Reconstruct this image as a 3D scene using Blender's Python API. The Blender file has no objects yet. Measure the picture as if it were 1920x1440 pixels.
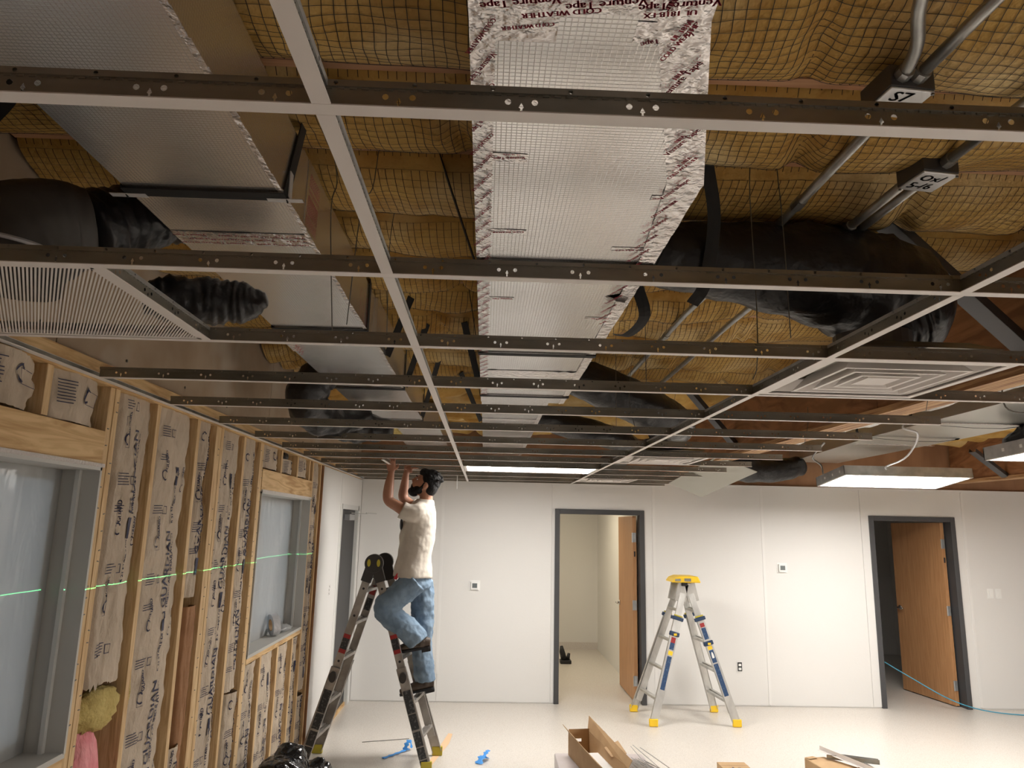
import bpy, bmesh, math, random
import numpy as np
from mathutils import Vector, Matrix
from mathutils.geometry import tessellate_polygon
random.seed(7)
SC = bpy.context.scene
COL = SC.collection
# ------------------------------------------------------------------ camera
CAMZ = 1.932
def cam_axes(pitch, yaw, roll):
    f = Vector((math.sin(yaw)*math.cos(pitch), math.cos(yaw)*math.cos(pitch), math.sin(pitch)))
    r = Vector((math.cos(yaw), -math.sin(yaw), 0)); u = r.cross(f)
    return r*math.cos(roll)+u*math.sin(roll), u*math.cos(roll)-r*math.sin(roll), f
R_, U_, F_ = cam_axes(.1948, .0326, .0213)
cam = bpy.data.cameras.new('camera'); camo = bpy.data.objects.new('camera', cam); COL.objects.link(camo)
cam.sensor_fit = 'HORIZONTAL'; cam.sensor_width = 36.0; cam.lens = 1351.88*36/1920
cam.clip_start = .02
camo.matrix_world = Matrix(((R_.x, U_.x, -F_.x, 0), (R_.y, U_.y, -F_.y, 0), (R_.z, U_.z, -F_.z, CAMZ), (0, 0, 0, 1)))
SC.camera = camo
# ------------------------------------------------------------------ view and sky
SC.view_settings.view_transform = 'Standard'; SC.view_settings.look = 'None'
SC.view_settings.gamma = 1; SC.view_settings.use_curve_mapping = False
SC.view_settings.exposure = 1.15
W = bpy.data.worlds.new('overcast_sky'); SC.world = W; W.use_nodes = True
W.node_tree.nodes['Background'].inputs[0].default_value = (.90, .95, 1.0, 1)
W.node_tree.nodes['Background'].inputs[1].default_value = .40
LENS = 17.0           # emission of the lit ceiling fixtures
LASER = 90.0
def laser_light():
    L = bpy.data.lights.new('laser_level_offscreen', 'POINT'); L.shadow_soft_size = 0; L.energy = LASER; L.color = (.15, 1, .35)
    L.use_nodes = True; nt = L.node_tree; em = nt.nodes['Emission']
    tc = nt.nodes.new('ShaderNodeTexCoord'); sp = nt.nodes.new('ShaderNodeSeparateXYZ'); nt.links.new(tc.outputs['Normal'], sp.inputs[0])
    ab = nt.nodes.new('ShaderNodeMath'); ab.operation = 'ABSOLUTE'; nt.links.new(sp.outputs[2], ab.inputs[0])
    ls = nt.nodes.new('ShaderNodeMath'); ls.operation = 'LESS_THAN'; nt.links.new(ab.outputs[0], ls.inputs[0]); ls.inputs[1].default_value = .00026
    ax = nt.nodes.new('ShaderNodeMath'); ax.operation = 'ABSOLUTE'; nt.links.new(sp.outputs[1], ax.inputs[0])
    l2 = nt.nodes.new('ShaderNodeMath'); l2.operation = 'LESS_THAN'; nt.links.new(ax.outputs[0], l2.inputs[0]); l2.inputs[1].default_value = .44
    mu = nt.nodes.new('ShaderNodeMath'); mu.operation = 'MULTIPLY'; nt.links.new(ls.outputs[0], mu.inputs[0]); nt.links.new(l2.outputs[0], mu.inputs[1])
    m3 = nt.nodes.new('ShaderNodeMath'); m3.operation = 'MULTIPLY'; nt.links.new(mu.outputs[0], m3.inputs[0]); m3.inputs[1].default_value = 30
    nt.links.new(m3.outputs[0], em.inputs[1])
    o = bpy.data.objects.new('laser_level_offscreen', L); COL.objects.link(o); o.location = (4.3, 3.6, 1.672)
laser_light()
# ------------------------------------------------------------------ material helpers
def nod(nt, t, **k):
    n = nt.nodes.new(t)
    for a, b in k.items():
        if a.startswith('i_'):
            kk = a[2:]; n.inputs[int(kk) if kk.isdigit() else kk.replace('_', ' ')].default_value = b
        else: setattr(n, a, b)
    return n
def c4(c): return (c[0], c[1], c[2], 1)
MATS = {}
def mk(name, col, rough=.6, metal=0., c2=None, ns=8., nd=4., stretch=(1, 1, 1), lo=.35, hi=.65, dist=0., bump=0., bs=40., bd=3., bstretch=None,
       c3=None, ns3=2., lo3=.55, hi3=.7, s3=(1, 1, 1), emis=0., trans=0., spec=.5, alpha=1.):
    m = bpy.data.materials.new(name); m.use_nodes = True; nt = m.node_tree; b = nt.nodes['Principled BSDF']; L = nt.links.new
    b.inputs['Base Color'].default_value = c4(col); b.inputs['Roughness'].default_value = rough; b.inputs['Metallic'].default_value = metal
    b.inputs['Specular IOR Level'].default_value = spec
    tc = nod(nt, 'ShaderNodeTexCoord')
    def noise(scale, st, det, di=0.):
        mp = nod(nt, 'ShaderNodeMapping'); mp.inputs['Scale'].default_value = st; L(tc.outputs['Object'], mp.inputs[0])
        n = nod(nt, 'ShaderNodeTexNoise', i_Scale=scale, i_Detail=det, i_Distortion=di); L(mp.outputs[0], n.inputs['Vector']); return n
    out = None
    if c2:
        n = noise(ns, stretch, nd, dist); r = nod(nt, 'ShaderNodeValToRGB')
        r.color_ramp.elements[0].position = lo; r.color_ramp.elements[0].color = c4(col)
        r.color_ramp.elements[1].position = hi; r.color_ramp.elements[1].color = c4(c2)
        L(n.outputs[0], r.inputs[0]); out = r.outputs[0]
    if c3:
        n = noise(ns3, s3, 3); mr = nod(nt, 'ShaderNodeMapRange', i_1=lo3, i_2=hi3); L(n.outputs[0], mr.inputs[0])
        mx = nod(nt, 'ShaderNodeMix', data_type='RGBA'); L(mr.outputs[0], mx.inputs[0])
        if out: L(out, mx.inputs[6])
        else: mx.inputs[6].default_value = c4(col)
        mx.inputs[7].default_value = c4(c3); out = mx.outputs[2]
    if out: L(out, b.inputs['Base Color'])
    if bump:
        n = noise(bs, bstretch or (1, 1, 1), bd); bp = nod(nt, 'ShaderNodeBump', i_Strength=bump, i_Distance=.02); L(n.outputs[0], bp.inputs['Height']); L(bp.outputs[0], b.inputs['Normal'])
    if emis:
        b.inputs['Emission Color'].default_value = c4(col); b.inputs['Emission Strength'].default_value = emis
    if trans: b.inputs['Transmission Weight'].default_value = trans
    if alpha < 1: b.inputs['Alpha'].default_value = alpha
    MATS[name] = m
    return m
mk('floor', (.56, .52, .47), .33, c2=(.65, .61, .56), ns=120, nd=2, lo=.42, hi=.55, c3=(.50, .44, .38), ns3=95, lo3=.60, hi3=.66)
mk('wall_white', (.72, .71, .69), .6, bump=.03, bs=60)
mk('batten', (.75, .74, .72), .5)
mk('gyp_brown', (.34, .25, .17), .85, c2=(.42, .33, .24), ns=3, c3=(.5, .46, .40), ns3=1.4, lo3=.56, hi3=.72)
mk('sheathing', (.28, .15, .08), .85, c2=(.36, .2, .11), ns=6, stretch=(1, 1, .4))
mk('stud', (.74, .54, .30), .7, c2=(.50, .30, .13), ns=5, stretch=(9, 9, .7), dist=1.5, lo=.35, hi=.75, c3=(.33, .19, .09), ns3=6, lo3=.68, hi3=.74, s3=(3, 3, .6), bump=.15, bs=12, bstretch=(10, 10, .6))
mk('board', (.72, .50, .25), .7, c2=(.46, .26, .10), ns=3, stretch=(9, .6, 7), dist=2.2, lo=.4, hi=.68, c3=(.38, .22, .10), ns3=5, lo3=.66, hi3=.74, s3=(3, .7, 3))
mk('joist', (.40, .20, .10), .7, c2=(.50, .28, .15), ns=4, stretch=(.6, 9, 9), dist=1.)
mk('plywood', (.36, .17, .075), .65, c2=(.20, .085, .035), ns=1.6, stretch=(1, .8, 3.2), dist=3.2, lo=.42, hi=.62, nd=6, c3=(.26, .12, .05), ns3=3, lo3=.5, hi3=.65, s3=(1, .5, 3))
mk('lam_edge', (.55, .34, .17), .7, c2=(.30, .15, .07), ns=9, stretch=(9, .25, 9), lo=.45, hi=.55)
mk('kraft', (.47, .385, .295), .8, c2=(.55, .455, .35), ns=5, c3=(.35, .275, .20), ns3=3, lo3=.6, hi3=.75, bump=1., bs=11, bd=6, bstretch=(1, 1.5, .7))
mk('kraft_back', (.38, .20, .10), .85, c2=(.30, .15, .07), ns=6)
mk('ink', (.035, .035, .075), .7)
mk('ink_black', (.01, .01, .012), .6)
mk('ink_red', (.42, .03, .06), .6)
mk('batt', (.56, .365, .12), 1, c2=(.38, .20, .05), ns=4.5, lo=.38, hi=.70, c3=(.68, .52, .27), ns3=2.2, lo3=.5, hi3=.68, bump=.6, bs=26, spec=.1)
mk('fiber_yellow', (.62, .50, .20), 1, c2=(.45, .34, .12), ns=9, bump=.8, bs=50, spec=.1)
mk('fiber_pink', (.75, .22, .25), 1, c2=(.85, .38, .40), ns=8, bump=.8, bs=40, bstretch=(1, 1, .3), spec=.1)
mk('net', (.02, .017, .012), .7)
mk('galv', (.37, .36, .32), .36, .80, c2=(.27, .265, .235), ns=6, stretch=(1, 3, 3))
mk('galv_dark', (.10, .10, .105), .4, .6)
mk('galv_light', (.55, .56, .56), .4, .7, c2=(.42, .43, .44), ns=12)
mk('tee_white', (.78, .74, .71), .45)
mk('emt', (.42, .42, .40), .35, .8, c2=(.30, .30, .29), ns=14)
mk('poly_black', (.012, .012, .014), .34, bump=.6, bs=14, bstretch=(1, 1, 1))
mk('poly_grey', (.075, .068, .062), .5, bump=.4, bs=10)
mk('strap', (.012, .012, .012), .75)
mk('bag', (.008, .008, .009), .16, bump=.8, bs=11)
mk('alum', (.62, .61, .58), .38, .75, c2=(.46, .45, .43), ns=10, stretch=(1, 1, .5))
mk('alum_dirty', (.42, .40, .37), .42, .7, c2=(.28, .26, .24), ns=9)
mk('hinge_dark', (.055, .052, .05), .45, .5)
mk('label_black', (.02, .022, .025), .4, c2=(.10, .10, .10), ns=60, lo=.55, hi=.6)
mk('label_blue', (.015, .05, .13), .4, c2=(.06, .11, .20), ns=60, lo=.58, hi=.62)
mk('label_red', (.30, .02, .02), .4)
mk('yellow', (.85, .55, .02), .45)
mk('yellow_dirty', (.45, .37, .03), .5)
mk('navy', (.012, .035, .085), .45)
mk('door_frame', (.055, .055, .058), .5)
mk('door_wood', (.52, .28, .13), .45, c2=(.42, .21, .09), ns=6, stretch=(8, 8, .5), dist=.6)
mk('door_black', (.022, .022, .024), .45)
mk('chrome', (.65, .65, .64), .25, 1)
mk('white_plastic', (.82, .82, .80), .4)
mk('screen', (.16, .18, .18), .3)
mk('win_frame', (.50, .49, .46), .5)
mk('win_frame_light', (.60, .60, .58), .5)
mk('drywall_edge', (.62, .58, .55), .9, bump=.5, bs=60)
mk('blue_tape', (.05, .28, .72), .6)
mk('blue_cable', (.06, .32, .48), .5)
mk('cardboard', (.48, .32, .17), .8, c2=(.42, .27, .14), ns=7)
mk('packing_tape', (.32, .19, .09), .4)
mk('grey_wrap', (.50, .45, .45), .35, bump=.2, bs=12)
mk('tapefilm', (.62, .62, .64), .3, .2, bump=.3, bs=30)
mk('rod', (.55, .56, .57), .3, .9)
mk('wire', (.16, .15, .13), .5, .5)
mk('paper_orange', (.75, .50, .30), .7)
mk('skin', (.36, .17, .105), .5, c2=(.42, .21, .135), ns=12)
mk('shirt', (.60, .545, .475), .85, c2=(.54, .485, .42), ns=8, bump=.12, bs=24)
mk('jeans', (.13, .195, .275), .85, c2=(.24, .325, .42), ns=7, lo=.35, hi=.75, bump=.3, bs=20)
mk('hair', (.010, .009, .009), .75, bump=.7, bs=45, spec=.25)
mk('boot', (.05, .033, .022), .55, c2=(.075, .052, .036), ns=12)
mk('red_tool', (.55, .02, .03), .4)
mk('tile', (.40, .40, .36), .5)
def foil_mat(name, base=(.82, .81, .80), rough=.27, metal=.82, grid=.0125, bumpgrid=.5, wrinkle=.25, wscale=6):
    m = bpy.data.materials.new(name); m.use_nodes = True; nt = m.node_tree; L = nt.links.new; b = nt.nodes['Principled BSDF']
    b.inputs['Metallic'].default_value = metal; b.inputs['Roughness'].default_value = rough; b.inputs['Base Color'].default_value = c4(base)
    tc = nod(nt, 'ShaderNodeTexCoord')
    h = None
    if grid:
        sp = nod(nt, 'ShaderNodeSeparateXYZ'); L(tc.outputs['Object'], sp.inputs[0])
        zs = nod(nt, 'ShaderNodeMath', operation='ADD'); L(sp.outputs[0], zs.inputs[0]); L(sp.outputs[2], zs.inputs[1])
        ps = []
        for o in (zs.outputs[0], sp.outputs[1]):
            pp = nod(nt, 'ShaderNodeMath', operation='PINGPONG', i_1=grid/2); L(o, pp.inputs[0])
            mr = nod(nt, 'ShaderNodeMapRange', i_1=0, i_2=grid*.13, i_3=1, i_4=0); L(pp.outputs[0], mr.inputs[0]); ps.append(mr.outputs[0])
        mx = nod(nt, 'ShaderNodeMath', operation='MAXIMUM'); L(ps[0], mx.inputs[0]); L(ps[1], mx.inputs[1]); h = mx.outputs[0]
        mc = nod(nt, 'ShaderNodeMix', data_type='RGBA'); mc.inputs[6].default_value = c4(base); mc.inputs[7].default_value = (base[0]*.78, base[1]*.78, base[2]*.78, 1); L(h, mc.inputs[0]); L(mc.outputs[2], b.inputs['Base Color'])
    n = nod(nt, 'ShaderNodeTexNoise', i_Scale=wscale, i_Detail=3); L(tc.outputs['Object'], n.inputs['Vector'])
    b1 = nod(nt, 'ShaderNodeBump', i_Strength=wrinkle, i_Distance=.03); L(n.outputs[0], b1.inputs['Height'])
    if h is not None:
        b2 = nod(nt, 'ShaderNodeBump', i_Strength=bumpgrid, i_Distance=.0015); L(h, b2.inputs['Height']); L(b1.outputs[0], b2.inputs['Normal']); L(b2.outputs[0], b.inputs['Normal'])
    else: L(b1.outputs[0], b.inputs['Normal'])
    MATS[name] = m
foil_mat('foil', grid=.0105, metal=.9, rough=.25, bumpgrid=.3, wrinkle=.13, wscale=3.5)
foil_mat('foil_dull', rough=.27, metal=.9, grid=.009, bumpgrid=.15, wrinkle=.12, wscale=3.)
foil_mat('foil_tape', base=(.86, .83, .82), rough=.26, metal=.82, grid=0, wrinkle=.5, wscale=34)
foil_mat('sheet_metal', base=(.62, .62, .58), rough=.34, metal=.85, grid=0, wrinkle=.12, wscale=4)
def lens_mat(name, col, s):
    m = bpy.data.materials.new(name); m.use_nodes = True; b = m.node_tree.nodes['Principled BSDF']
    b.inputs['Base Color'].default_value = (.8, .8, .8, 1); b.inputs['Emission Color'].default_value = c4(col); b.inputs['Emission Strength'].default_value = s
    MATS[name] = m
lens_mat('lens', (1., .965, .915), LENS)
lens_mat('lens_warm', (1., .86, .62), 7.)
def plastic_sheet():
    m = bpy.data.materials.new('plastic_sheet'); m.use_nodes = True; nt = m.node_tree; L = nt.links.new
    nt.nodes.remove(nt.nodes['Principled BSDF']); out = nt.nodes['Material Output']
    tc = nod(nt, 'ShaderNodeTexCoord'); n = nod(nt, 'ShaderNodeTexNoise', i_Scale=2.4, i_Detail=3, i_Distortion=1.2)
    mp = nod(nt, 'ShaderNodeMapping'); mp.inputs['Scale'].default_value = (1, 2.2, .9); mp.inputs['Rotation'].default_value = (.6, 0, 0)
    L(tc.outputs['Object'], mp.inputs[0]); L(mp.outputs[0], n.inputs['Vector'])
    bp = nod(nt, 'ShaderNodeBump', i_Strength=.5, i_Distance=.03); L(n.outputs[0], bp.inputs['Height'])
    tr = nod(nt, 'ShaderNodeBsdfTranslucent'); tr.inputs[0].default_value = (.75, .77, .78, 1)
    df = nod(nt, 'ShaderNodeBsdfDiffuse'); df.inputs[0].default_value = (.62, .62, .61, 1)
    gl = nod(nt, 'ShaderNodeBsdfGlossy'); gl.inputs['Roughness'].default_value = .22; gl.inputs[0].default_value = (.8, .8, .8, 1)
    m1 = nod(nt, 'ShaderNodeMixShader', i_0=.45); L(tr.outputs[0], m1.inputs[1]); L(df.outputs[0], m1.inputs[2])
    m2 = nod(nt, 'ShaderNodeMixShader', i_0=.12); L(m1.outputs[0], m2.inputs[1]); L(gl.outputs[0], m2.inputs[2])
    for s in (tr, df, gl): L(bp.outputs[0], s.inputs['Normal'])
    L(m2.outputs[0], out.inputs[0]); MATS['plastic_sheet'] = m
plastic_sheet()
# ------------------------------------------------------------------ mesh helpers
def nz(x, y, seed=0, f=1.):
    rs = np.random.RandomState(seed); x = np.asarray(x, float)*f; y = np.asarray(y, float)*f; o = 0
    for k in range(6):
        a = rs.uniform(0, 6.28); w = rs.uniform(.6, 1.5)*(1.45**k); p = rs.uniform(0, 6.28)
        o = o + np.sin((x*math.cos(a)+y*math.sin(a))*w*3+p)/(1.25**k)
    return o/3.
class MB:
    def __init__(s): s.v = []; s.f = []
    def add(s, vs, fs):
        n = len(s.v); s.v += [tuple(map(float, p)) for p in vs]; s.f += [tuple(i+n for i in f) for f in fs]; return s
    def box(s, x0, x1, y0, y1, z0, z1):
        return s.add([(x, y, z) for x in (x0, x1) for y in (y0, y1) for z in (z0, z1)],
                     [(0, 1, 3, 2), (4, 6, 7, 5), (0, 4, 5, 1), (2, 3, 7, 6), (0, 2, 6, 4), (1, 5, 7, 3)])
    def cbox(s, c, d, M=None):
        m = MB().box(-d[0]/2, d[0]/2, -d[1]/2, d[1]/2, -d[2]/2, d[2]/2)
        return s.add([Vector(c)+((M @ Vector(p)) if M is not None else Vector(p)) for p in m.v], m.f)
    def bar(s, a, b, w, h, up=(0, 0, 1)):
        a = Vector(a); b = Vector(b); d = (b-a); L = d.length; d.normalize(); u = Vector(up); sd = d.cross(u).normalized(); u = sd.cross(d)
        vs = []
        for p in (a, b):
            for i, j in ((-1, -1), (1, -1), (1, 1), (-1, 1)): vs.append(p+sd*(w/2*i)+u*(h/2*j))
        return s.add(vs, [(3, 2, 1, 0), (4, 5, 6, 7)]+[(i, (i+1) % 4, (i+1) % 4+4, i+4) for i in range(4)])
    def loft(s, rings, cap=True, closed=True):
        n = len(rings[0]); vs = [p for r in rings for p in r]; fs = []
        for i in range(len(rings)-1):
            for j in range(n if closed else n-1): fs.append((i*n+j, i*n+(j+1) % n, (i+1)*n+(j+1) % n, (i+1)*n+j))
        if cap: fs += [tuple(range(n))[::-1], tuple((len(rings)-1)*n+j for j in range(n))]
        return s.add(vs, fs)
    def tube(s, path, r, n=8, cap=True, flat=None, up=None):
        P = [Vector(p) for p in path]; rs = r if isinstance(r, (list, tuple)) else [r]*len(P); rings = []; prev = Vector(up) if up else None
        for i, p in enumerate(P):
            t = (P[min(i+1, len(P)-1)]-P[max(i-1, 0)]).normalized()
            if prev is None: prev = Vector((0, 0, 1)) if abs(t.z) < .9 else Vector((1, 0, 0))
            a = t.cross(prev).normalized(); b = a.cross(t).normalized(); prev = b
            q = rs[i]; ra, rb = q if isinstance(q, (list, tuple)) else (q, q*(flat or 1))
            rings.append([p+a*(ra*math.cos(6.2832*k/n))+b*(rb*math.sin(6.2832*k/n)) for k in range(n)])
        return s.loft(rings, cap)
    def prism(s, poly, axis, a, b):
        def P(q, t): return {'x': (t, q[0], q[1]), 'y': (q[0], t, q[1]), 'z': (q[0], q[1], t)}[axis]
        n = len(poly); return s.add([P(q, a) for q in poly]+[P(q, b) for q in poly], [tuple(range(n))[::-1], tuple(range(n, 2*n))]+[(i, (i+1) % n, (i+1) % n+n, i+n) for i in range(n)])
    def mesh(s, name, mat, smooth=False, off=(0, 0, 0)):
        me = bpy.data.meshes.new(name); me.from_pydata([(p[0]-off[0], p[1]-off[1], p[2]-off[2]) for p in s.v], [], s.f)
        bm = bmesh.new(); bm.from_mesh(me); bmesh.ops.recalc_face_normals(bm, faces=bm.faces); bm.to_mesh(me); bm.free()
        if mat: me.materials.append(MATS[mat])
        if smooth: me.polygons.foreach_set('use_smooth', [True]*len(me.polygons))
        return me
    def build(s, name, mat, parent=None, smooth=False, world=True, bevel=0, **props):
        if parent is not None: off = wloc(parent) if world else (0, 0, 0)
        else:
            a = np.array(s.v); off = (float((a[:, 0].min()+a[:, 0].max())/2), float((a[:, 1].min()+a[:, 1].max())/2), float(a[:, 2].min()))
        o = bpy.data.objects.new(name, s.mesh(name, mat, smooth, off)); COL.objects.link(o)
        if parent is not None: o.parent = parent
        else: o.location = off
        if bevel:
            m = o.modifiers.new('edge', 'BEVEL'); m.width = bevel; m.segments = 2; m.limit_method = 'ANGLE'
        for k, v in props.items(): o[k] = v
        return o
def wloc(o):
    v = Vector((0, 0, 0))
    while o is not None: v += o.location; o = o.parent
    return v
def tag(o, label, cat=None, group=None, kind=None):
    o['label'] = label
    if cat: o['category'] = cat
    if group: o['group'] = group
    if kind: o['kind'] = kind
    return o
def thing(name, label, cat, loc=(0, 0, 0), group=None, kind=None):
    o = bpy.data.objects.new(name, None); COL.objects.link(o); o.location = loc; o.empty_display_size = .1
    return tag(o, label, cat, group, kind)
def inst(src, parent, loc=(0, 0, 0), rot=None):
    o = src.copy(); COL.objects.link(o); o.parent = parent; o.location = loc
    if rot: o.rotation_euler = rot
    return o
def copy_tree(src, loc=None, rotz=None, parent=None):
    o = src.copy(); COL.objects.link(o); o.parent = parent
    if loc is not None: o.location = loc
    if rotz is not None: o.rotation_euler = (0, 0, rotz)
    for ch in src.children: copy_tree(ch, parent=o)
    return o
_T = {}
def text(st, size=1., align='LEFT'):
    if (st, align) not in _T:
        cu = bpy.data.curves.new('t', 'FONT'); cu.body = st; cu.size = 1; cu.resolution_u = 2; cu.align_x = align; cu.fill_mode = 'FRONT'
        o = bpy.data.objects.new('t', cu); COL.objects.link(o); dg = bpy.context.evaluated_depsgraph_get(); dg.update()
        me = o.evaluated_get(dg).to_mesh(); vs = [tuple(v.co)[:2] for v in me.vertices]; fs = [tuple(p.vertices) for p in me.polygons]
        bpy.data.objects.remove(o); bpy.data.curves.remove(cu); _T[(st, align)] = (vs, fs)
    vs, fs = _T[(st, align)]
    return [(x*size, y*size) for x, y in vs], fs
def put_text(mb, st, size, org, ux, uy, align='LEFT', bold=0):
    vs, fs = text(st, size, align); O = Vector(org); X = Vector(ux); Y = Vector(uy)
    for d in ((0,) if not bold else (-bold, 0, bold)):
        mb.add([O+X*(x+d)+Y*y for x, y in vs], fs)
def sub(path, n):
    """smooth resample of a polyline (Catmull-Rom), tuples of any length"""
    P = [np.array(p, float) for p in path]; P = [2*P[0]-P[1]]+P+[2*P[-1]-P[-2]]; out = []
    for i in range(1, len(P)-2):
        for k in range(n):
            t = k/n; a, b, c, d = P[i-1:i+3]
            out.append(.5*(2*b+(c-a)*t+(2*a-5*b+4*c-d)*t*t+(3*b-a-3*c+d)*t**3))
    out.append(P[-2]); return out
ZG = 2.438; XL = -1.435; XA = -.216; XB = 1.003; XE = 2.115; SP = .6096; WX = -1.46; WY = 8.55
def YK(k): return .216+SP*k
ZJ = 3.06
# ------------------------------------------------------------------ the shell
tag(MB().box(-1.75, 9.3, -5.2, 13., -.06, 0).build('floor', 'floor'), 'pale beige speckled resilient floor of the room', kind='structure')
# back wall with two door openings
D1 = (.86, 1.82); D2 = (4.59, 5.54); DH = 2.10
wb = MB()
wb.box(-1.62, D1[0], WY+.008, WY+.11, 0, 2.46).box(D1[0], D1[1], WY+.008, WY+.11, DH, 2.46).box(D1[1], D2[0], WY+.008, WY+.11, 0, 2.46)
wb.box(D2[0], D2[1], WY+.008, WY+.11, DH, 2.46).box(D2[1], 9.3, WY+.008, WY+.11, 0, 2.46)
wall_back = tag(wb.build('wall_back', 'wall_white'), 'off-white panelled wall with two dark-framed doorways', kind='structure')
seams = [-1.44, -.494, .778, 1.977, 3.267, 4.45, 5.70, 6.92, 8.14, 9.2]
for i in range(len(seams)-1):
    a, b = seams[i]+.002, seams[i+1]-.002; m = MB(); segs = [(a, b, .012, 2.455)]
    for d in (D1, D2):
        ns_ = []
        for (p, q, z0, z1) in segs:
            if q <= d[0] or p >= d[1]: ns_.append((p, q, z0, z1)); continue
            if p < d[0]: ns_.append((p, d[0], z0, z1))
            if q > d[1]: ns_.append((d[1], q, z0, z1))
            ns_.append((max(p, d[0]), min(q, d[1]), DH, z1))
        segs = ns_
    for (p, q, z0, z1) in segs: m.box(p, q, WY, WY+.008, z0, z1)
    m.build('wall_panel', 'wall_white', wall_back)
for x in seams[1:-1]:
    if abs(x-.778) < .01 or abs(x-4.45) < .01: continue
    MB().box(x-.016, x+.016, WY-.004, WY, .3 if x < 0 else .02, 2.44).build('seam_batten', 'batten', wall_back)
MB().box(-1.44, 9.2, WY-.006, WY+.02, 2.448, 2.468).build('top_trim', 'batten', wall_back)
tag(MB().box(9.2, 9.32, -5.2, 13, 0, 3.4).build('wall_right', 'wall_white'), 'plain off-white far side wall', kind='structure')
tag(MB().box(-1.75, 9.3, -5.3, -5.2, 0, 3.4).build('wall_front', 'wall_white'), 'plain off-white wall closing the room', kind='structure')
# plenum wall above the back wall
tag(MB().box(-1.62, 9.3, WY+.03, WY+.12, 2.47, 3.4).build('wall_back_upper', 'sheathing'), 'dark bare framing above the panelled wall', kind='structure')
# rooms beyond the doorways
rw = MB().box(-.6, 1.9, 12.24, 12.34, 0, 2.5)
w = tag(rw.build('wall_beyond_back', 'wall_white'), 'cream wall at the end of the lit room through the doorway', kind='structure')
MB().box(1.15, 1.17, 12.234, 12.24, .1, 2.4).build('seam_batten', 'wall_white', w)
MB().box(-.6, 1.9, 12.232, 12.24, 0, .11).build('base_strip', 'drywall_edge', w)
tag(MB().box(1.88, 1.98, WY+.11, 12.34, 0, 2.5).build('wall_beyond_right', 'wall_white'), 'cream side wall of the lit room through the doorway', kind='structure')
tag(MB().box(-.7, -.6, WY+.11, 12.34, 0, 2.5).build('wall_beyond_left', 'wall_white'), 'cream side wall hidden beside the lit doorway', kind='structure')
tag(MB().box(-.7, 1.98, WY+.11, 12.34, 2.5, 2.56).build('ceiling_beyond', 'wall_white'), 'ceiling of the lit room through the doorway', kind='structure')
tag(MB().box(3.95, 4.05, WY+.11, 12.3, 0, 2.5).build('wall_dark_left', 'wall_white'), 'grey side wall of the dark room', kind='structure')
tag(MB().box(3.95, 6.9, 12.2, 12.3, 0, 2.5).build('wall_dark_back', 'wall_white'), 'grey end wall of the dark room', kind='structure')
tag(MB().box(6.8, 6.9, WY+.11, 12.3, 0, 2.5).build('wall_dark_right', 'wall_white'), 'grey far wall of the dark room', kind='structure')
tag(MB().box(3.95, 6.9, WY+.11, 12.3, 2.5, 2.56).build('ceiling_dark', 'wall_white'), 'ceiling of the dark room', kind='structure')
# roof deck, joists, batts, netting, beams
ceiling = tag(MB().box(-1.75, 9.3, -5.2, WY+.12, 3.36, 3.42).build('ceiling', 'sheathing'), 'open roof framing with wood joists and yellow netted insulation', kind='structure')
JY = [1.635+.4064*i for i in range(-4, 18)]
joist0 = MB().box(WX, 2.05, -.019, .019, 0, .29).mesh('joist', 'joist')
joist1 = MB().box(2.2, 5.6, -.019, .019, 0, .29).mesh('joist', 'joist')
cl = wloc(ceiling)
for y in JY:
    for jm in (joist0, joist1):
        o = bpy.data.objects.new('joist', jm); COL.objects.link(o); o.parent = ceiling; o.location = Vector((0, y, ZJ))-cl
def batt_z(i, x, t):
    """underside of the batt in bay i, t runs 0..1 across the bay"""
    x = np.asarray(x, float); t = np.asarray(t, float)
    amp = .088+.040*nz(x, np.zeros_like(x)+i*3.1, 11+i, 1.1); rs = np.random.RandomState(200+i)
    for xs_ in rs.uniform(-1.4, 2., 4): amp = amp*(1-.45*np.exp(-((x-xs_-.10*(t-.5))/.035)**2))
    amp = np.clip(amp, .02, .118)
    prof = np.sin(np.pi*np.clip(t, 0, 1))**.5
    skew = .22*np.sin(x*1.7+i*2.1)
    prof = prof*(1+skew*(t-.5)*2)
    wr = .014*nz(x, t*.5+i, 31+i, 2.6)*np.sin(np.pi*t)+.005*nz(x, t*.4, 77+i, 8)*np.sin(np.pi*t)
    return ZJ+.012-amp*prof-wr
def grid_mesh(name, X, Y, Zv, mat):
    ny, nx = X.shape; v = np.stack([X, Y, Zv], -1).reshape(-1, 3); f = []
    idx = np.arange(nx*ny).reshape(ny, nx)
    q = np.stack([idx[:-1, :-1], idx[:-1, 1:], idx[1:, 1:], idx[1:, :-1]], -1).reshape(-1, 4)
    me = bpy.data.meshes.new(name); me.from_pydata(v.tolist(), [], q.tolist()); me.materials.append(MATS[mat]); me.polygons.foreach_set('use_smooth', [True]*len(q)); return me
def link_part(name, me, parent, **props):
    o = bpy.data.objects.new(name, me); COL.objects.link(o); o.parent = parent; o.location = -wloc(parent)
    for k, v in props.items(): o[k] = v
    return o
def ribbons(lines, w):
    """flat thin strips along polylines, lines: list of (pts Nx3, side vector)"""
    V = []; Fq = []; n = 0
    for pts, sd in lines:
        pts = np.asarray(pts); k = len(pts); a = pts-np.array(sd)*w/2; b = pts+np.array(sd)*w/2
        V.append(np.stack([a, b], 1).reshape(-1, 3)); i = n+2*np.arange(k-1); Fq.append(np.stack([i, i+1, i+3, i+2], 1)); n += 2*k
    return np.concatenate(V).tolist(), np.concatenate(Fq).tolist()
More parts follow.
